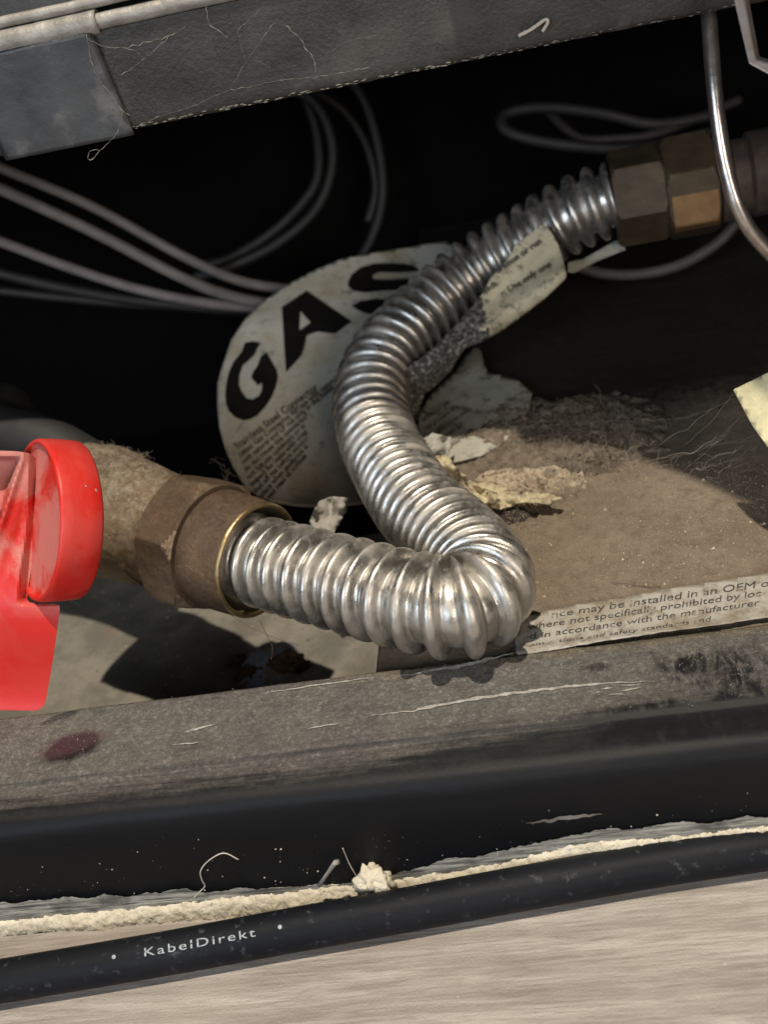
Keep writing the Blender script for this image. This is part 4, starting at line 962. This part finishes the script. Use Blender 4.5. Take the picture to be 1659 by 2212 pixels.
# cobwebs stuck to the rail
k2 = lambda L: [(a*966/1659*1659/1932, b*966/1659*1659/1932) for a, b in L]
mb = MB()
def webline(L, r, y=RY-1.6, seed=0):
    pts = [ony(a, b, y) for a, b in k2(L)]; pth, _ = resample(catmull(pts, 10), 0.4)
    pth = [p+V((nz(i*0.3, seed, 1), 0.3*nz(i*0.3, seed, 2), nz(i*0.3, seed, 3)))*0.35 for i, p in enumerate(pth)]
    mb.add(tube(pth, lambda i, t: r*(0.08+1.0*abs(nz(i*0.22, seed, 4))), 5))
webline([(352, 100), (375, 165), (392, 260), (425, 340), (470, 400), (520, 470), (560, 500)], 0.22, seed=1)
webline([(530, 480), (510, 560), (470, 615), (430, 650), (395, 690), (376, 680), (392, 650), (430, 652)], 0.20, RY-3, seed=2)
webline([(375, 165), (440, 198), (540, 205), (640, 180), (730, 155), (800, 115)], 0.14, seed=3)
webline([(540, 205), (600, 230), (620, 280)], 0.10, seed=4); webline([(520, 325), (600, 270), (690, 195), (730, 155)], 0.13, seed=5)
webline([(890, 20), (900, 100), (940, 130), (985, 165)], 0.22, seed=6); webline([(1230, 110), (1290, 160), (1330, 225), (1355, 250), (1362, 320)], 0.18, seed=7)
webline([(1150, 10), (1060, 100), (1030, 130), (1045, 220), (1060, 250)], 0.12, seed=8); webline([(1180, 100), (1110, 200), (1060, 270), (1010, 360)], 0.13, seed=9)
webline([(600, 540), (700, 500), (830, 460), (960, 400), (1100, 370), (1220, 345), (1380, 330), (1600, 290)], 0.12, seed=10)
webline([(1100, 260), (1150, 280), (1165, 310)], 0.1, seed=11); webline([(1400, 240), (1500, 180), (1640, 150)], 0.06, seed=12)
tag(mesh('cobweb', mb.v, mb.f, M['hair_web'], base=V((-60, RY-1, zb))), 'thick dusty cobweb strands stuck across the black rail', 'cobweb', kind='stuff')
pts = [ony(a, b, RY-1.5) for a, b in ((1120, 78), (1150, 62), (1178, 42), (1184, 48), (1172, 68))]
tag(mesh('lint_tuft', *tube(resample(catmull(pts, 8), 0.4)[0], lambda i, t: 0.35+0.25*abs(nz(i*0.4, t)), 6), M['hair'], base=pts[0]), 'small pale tuft of lint near the right end of the black rail', 'lint')
# single hairs
def hair(pts, r, mat, label):
    pth, _ = resample(catmull(pts, 12), 0.5); tag(mesh('hair', *tube(pth, r, 5), mat, base=pts[0]), label, 'hair')
z5 = lambda L: [(a*.5823*1659/1932, (1650+b*.5823)*1659/1932) for a, b in L]
hair([ony(a, b, 168.9) for a, b in z5([(1030, 880), (965, 852), (900, 885), (865, 930), (872, 970), (884, 995), (860, 1020), (835, 1045)])], 0.13, M['hair'], 'curled pale hair stuck to the black front face of the sill')
hair([ony(a, b, 168.9) for a, b in z5([(1480, 830), (1510, 900), (1545, 960)])], 0.10, M['hair'], 'short straight pale hair on the black face beside the foam lump')
hair([onz(a, b, 3.2) for a, b in ((500, 1330), (540, 1355), (600, 1380), (650, 1395))], 0.06, M['hair_dark'], 'dark hair below the union nut, crossing above the bolt')
hair([onz(a, b, -4) for a, b in ((560, 1340), (578, 1375), (588, 1400), (585, 1425))], 0.06, M['hair_dark'], 'thin dark hair hanging down onto the blue-grey bolt')
hair([onz(a, b, 0.8) for a, b in ((1320, 1258), (1360, 1262), (1400, 1268), (1430, 1266))], 0.08, M['hair_dark'], 'fine dark hair on the brown pan above the sticker')

# grit: thousands of crumbs on the pan, the sill and the tiles
def crumbs(n, fn, r0, r1, seed):
    rd = random.Random(seed); vs = []; fs = []
    for i in range(n):
        p = fn(rd); r = r0*(r1/r0)**(rd.random()**3); o_ = len(vs)
        q = [V((rd.gauss(0, 1), rd.gauss(0, 1), rd.gauss(0, 0.6))).normalized()*r*rd.uniform(0.7, 1.3) for _ in range(4)]
        a = rd.uniform(0, 6.28)
        b = [V((cos(a), sin(a), -0.3)), V((cos(a+2.1), sin(a+2.1), -0.3)), V((cos(a+4.2), sin(a+4.2), -0.3)), V((0.2, 0.1, 0.8))]
        for v in b: vs.append(p+V((v.x*rd.uniform(0.6, 1.5), v.y*rd.uniform(0.6, 1.5), v.z))*r)
        fs += [(o_, o_+1, o_+3), (o_+1, o_+2, o_+3), (o_+2, o_, o_+3), (o_, o_+2, o_+1)]
    return vs, fs
tag(mesh('grit', *crumbs(15000, lambda rd: (lambda p: V((p.x, p.y, pan_z(p.x, p.y)+0.05)))(onz(rd.uniform(880, 1700), rd.uniform(1000, 1400), 0)), 0.07, 0.42, 1), simple('brown_grit', (0.33, 0.26, 0.19), (0.14, 0.10, 0.07), 1.5, 0.95), smooth=False, base=onz(1300, 1200, 0)), 'fine brown grit scattered over the dusty pan', 'grit', kind='stuff')
tag(mesh('grit', *crumbs(260, lambda rd: (lambda p: V((p.x, p.y, pan_z(p.x, p.y)+0.12)))(onz(rd.uniform(1050, 1700), rd.uniform(1040, 1400), 0)), 0.12, 0.50, 2), simple('pale_grit', (0.62, 0.52, 0.38), (0.45, 0.34, 0.24), 0.5, 0.9), smooth=False, base=onz(1400, 1250, 0)), 'sparse pale crumbs on the dusty pan', 'grit', kind='stuff')
tag(mesh('grit', *crumbs(5200, lambda rd: (lambda p: V((p.x, p.y, topz(p.x, p.y)+0.05)))(V((rd.uniform(-140, 50), rd.triangular(179, 202, 198), 0))), 0.05, 0.20, 3), simple('sill_grit', (0.36, 0.32, 0.28), (0.16, 0.13, 0.11), 1.5, 0.95), smooth=False, base=V((-50, 190, 2.5))), 'fine dust crumbs on the top of the black sill', 'grit', kind='stuff')
tag(mesh('grit', *crumbs(190, lambda rd: V((rd.uniform(-140, 50), 167.7, rd.triangular(-26, -4, -24))), 0.05, 0.24, 4), M['hair'], smooth=False, base=V((-50, 168, -15))), 'sparse pale specks on the black front face of the sill', 'grit', kind='stuff')
tag(mesh('grit', *crumbs(900, lambda rd: (lambda p: V((p.x, p.y, LZ+0.3)))(onz(rd.uniform(100, 900), rd.uniform(1280, 1540), LZ)), 0.06, 0.5, 5), M['grit'], smooth=False, base=onz(400, 1400, LZ)), 'scattered crumbs on the pale firebox floor below the valve', 'grit', kind='stuff')
tag(mesh('grit', *crumbs(60, lambda rd: V((rd.uniform(-120, 40), rd.uniform(125, 160), -29.95)), 0.08, 0.35, 6), simple('tile_crumb', (0.6, 0.55, 0.48), (0.3, 0.2, 0.13), 1.5, 0.9), smooth=False, base=V((-40, 150, -30))), 'a few crumbs on the wood-look floor in front of the cable', 'grit', kind='stuff')
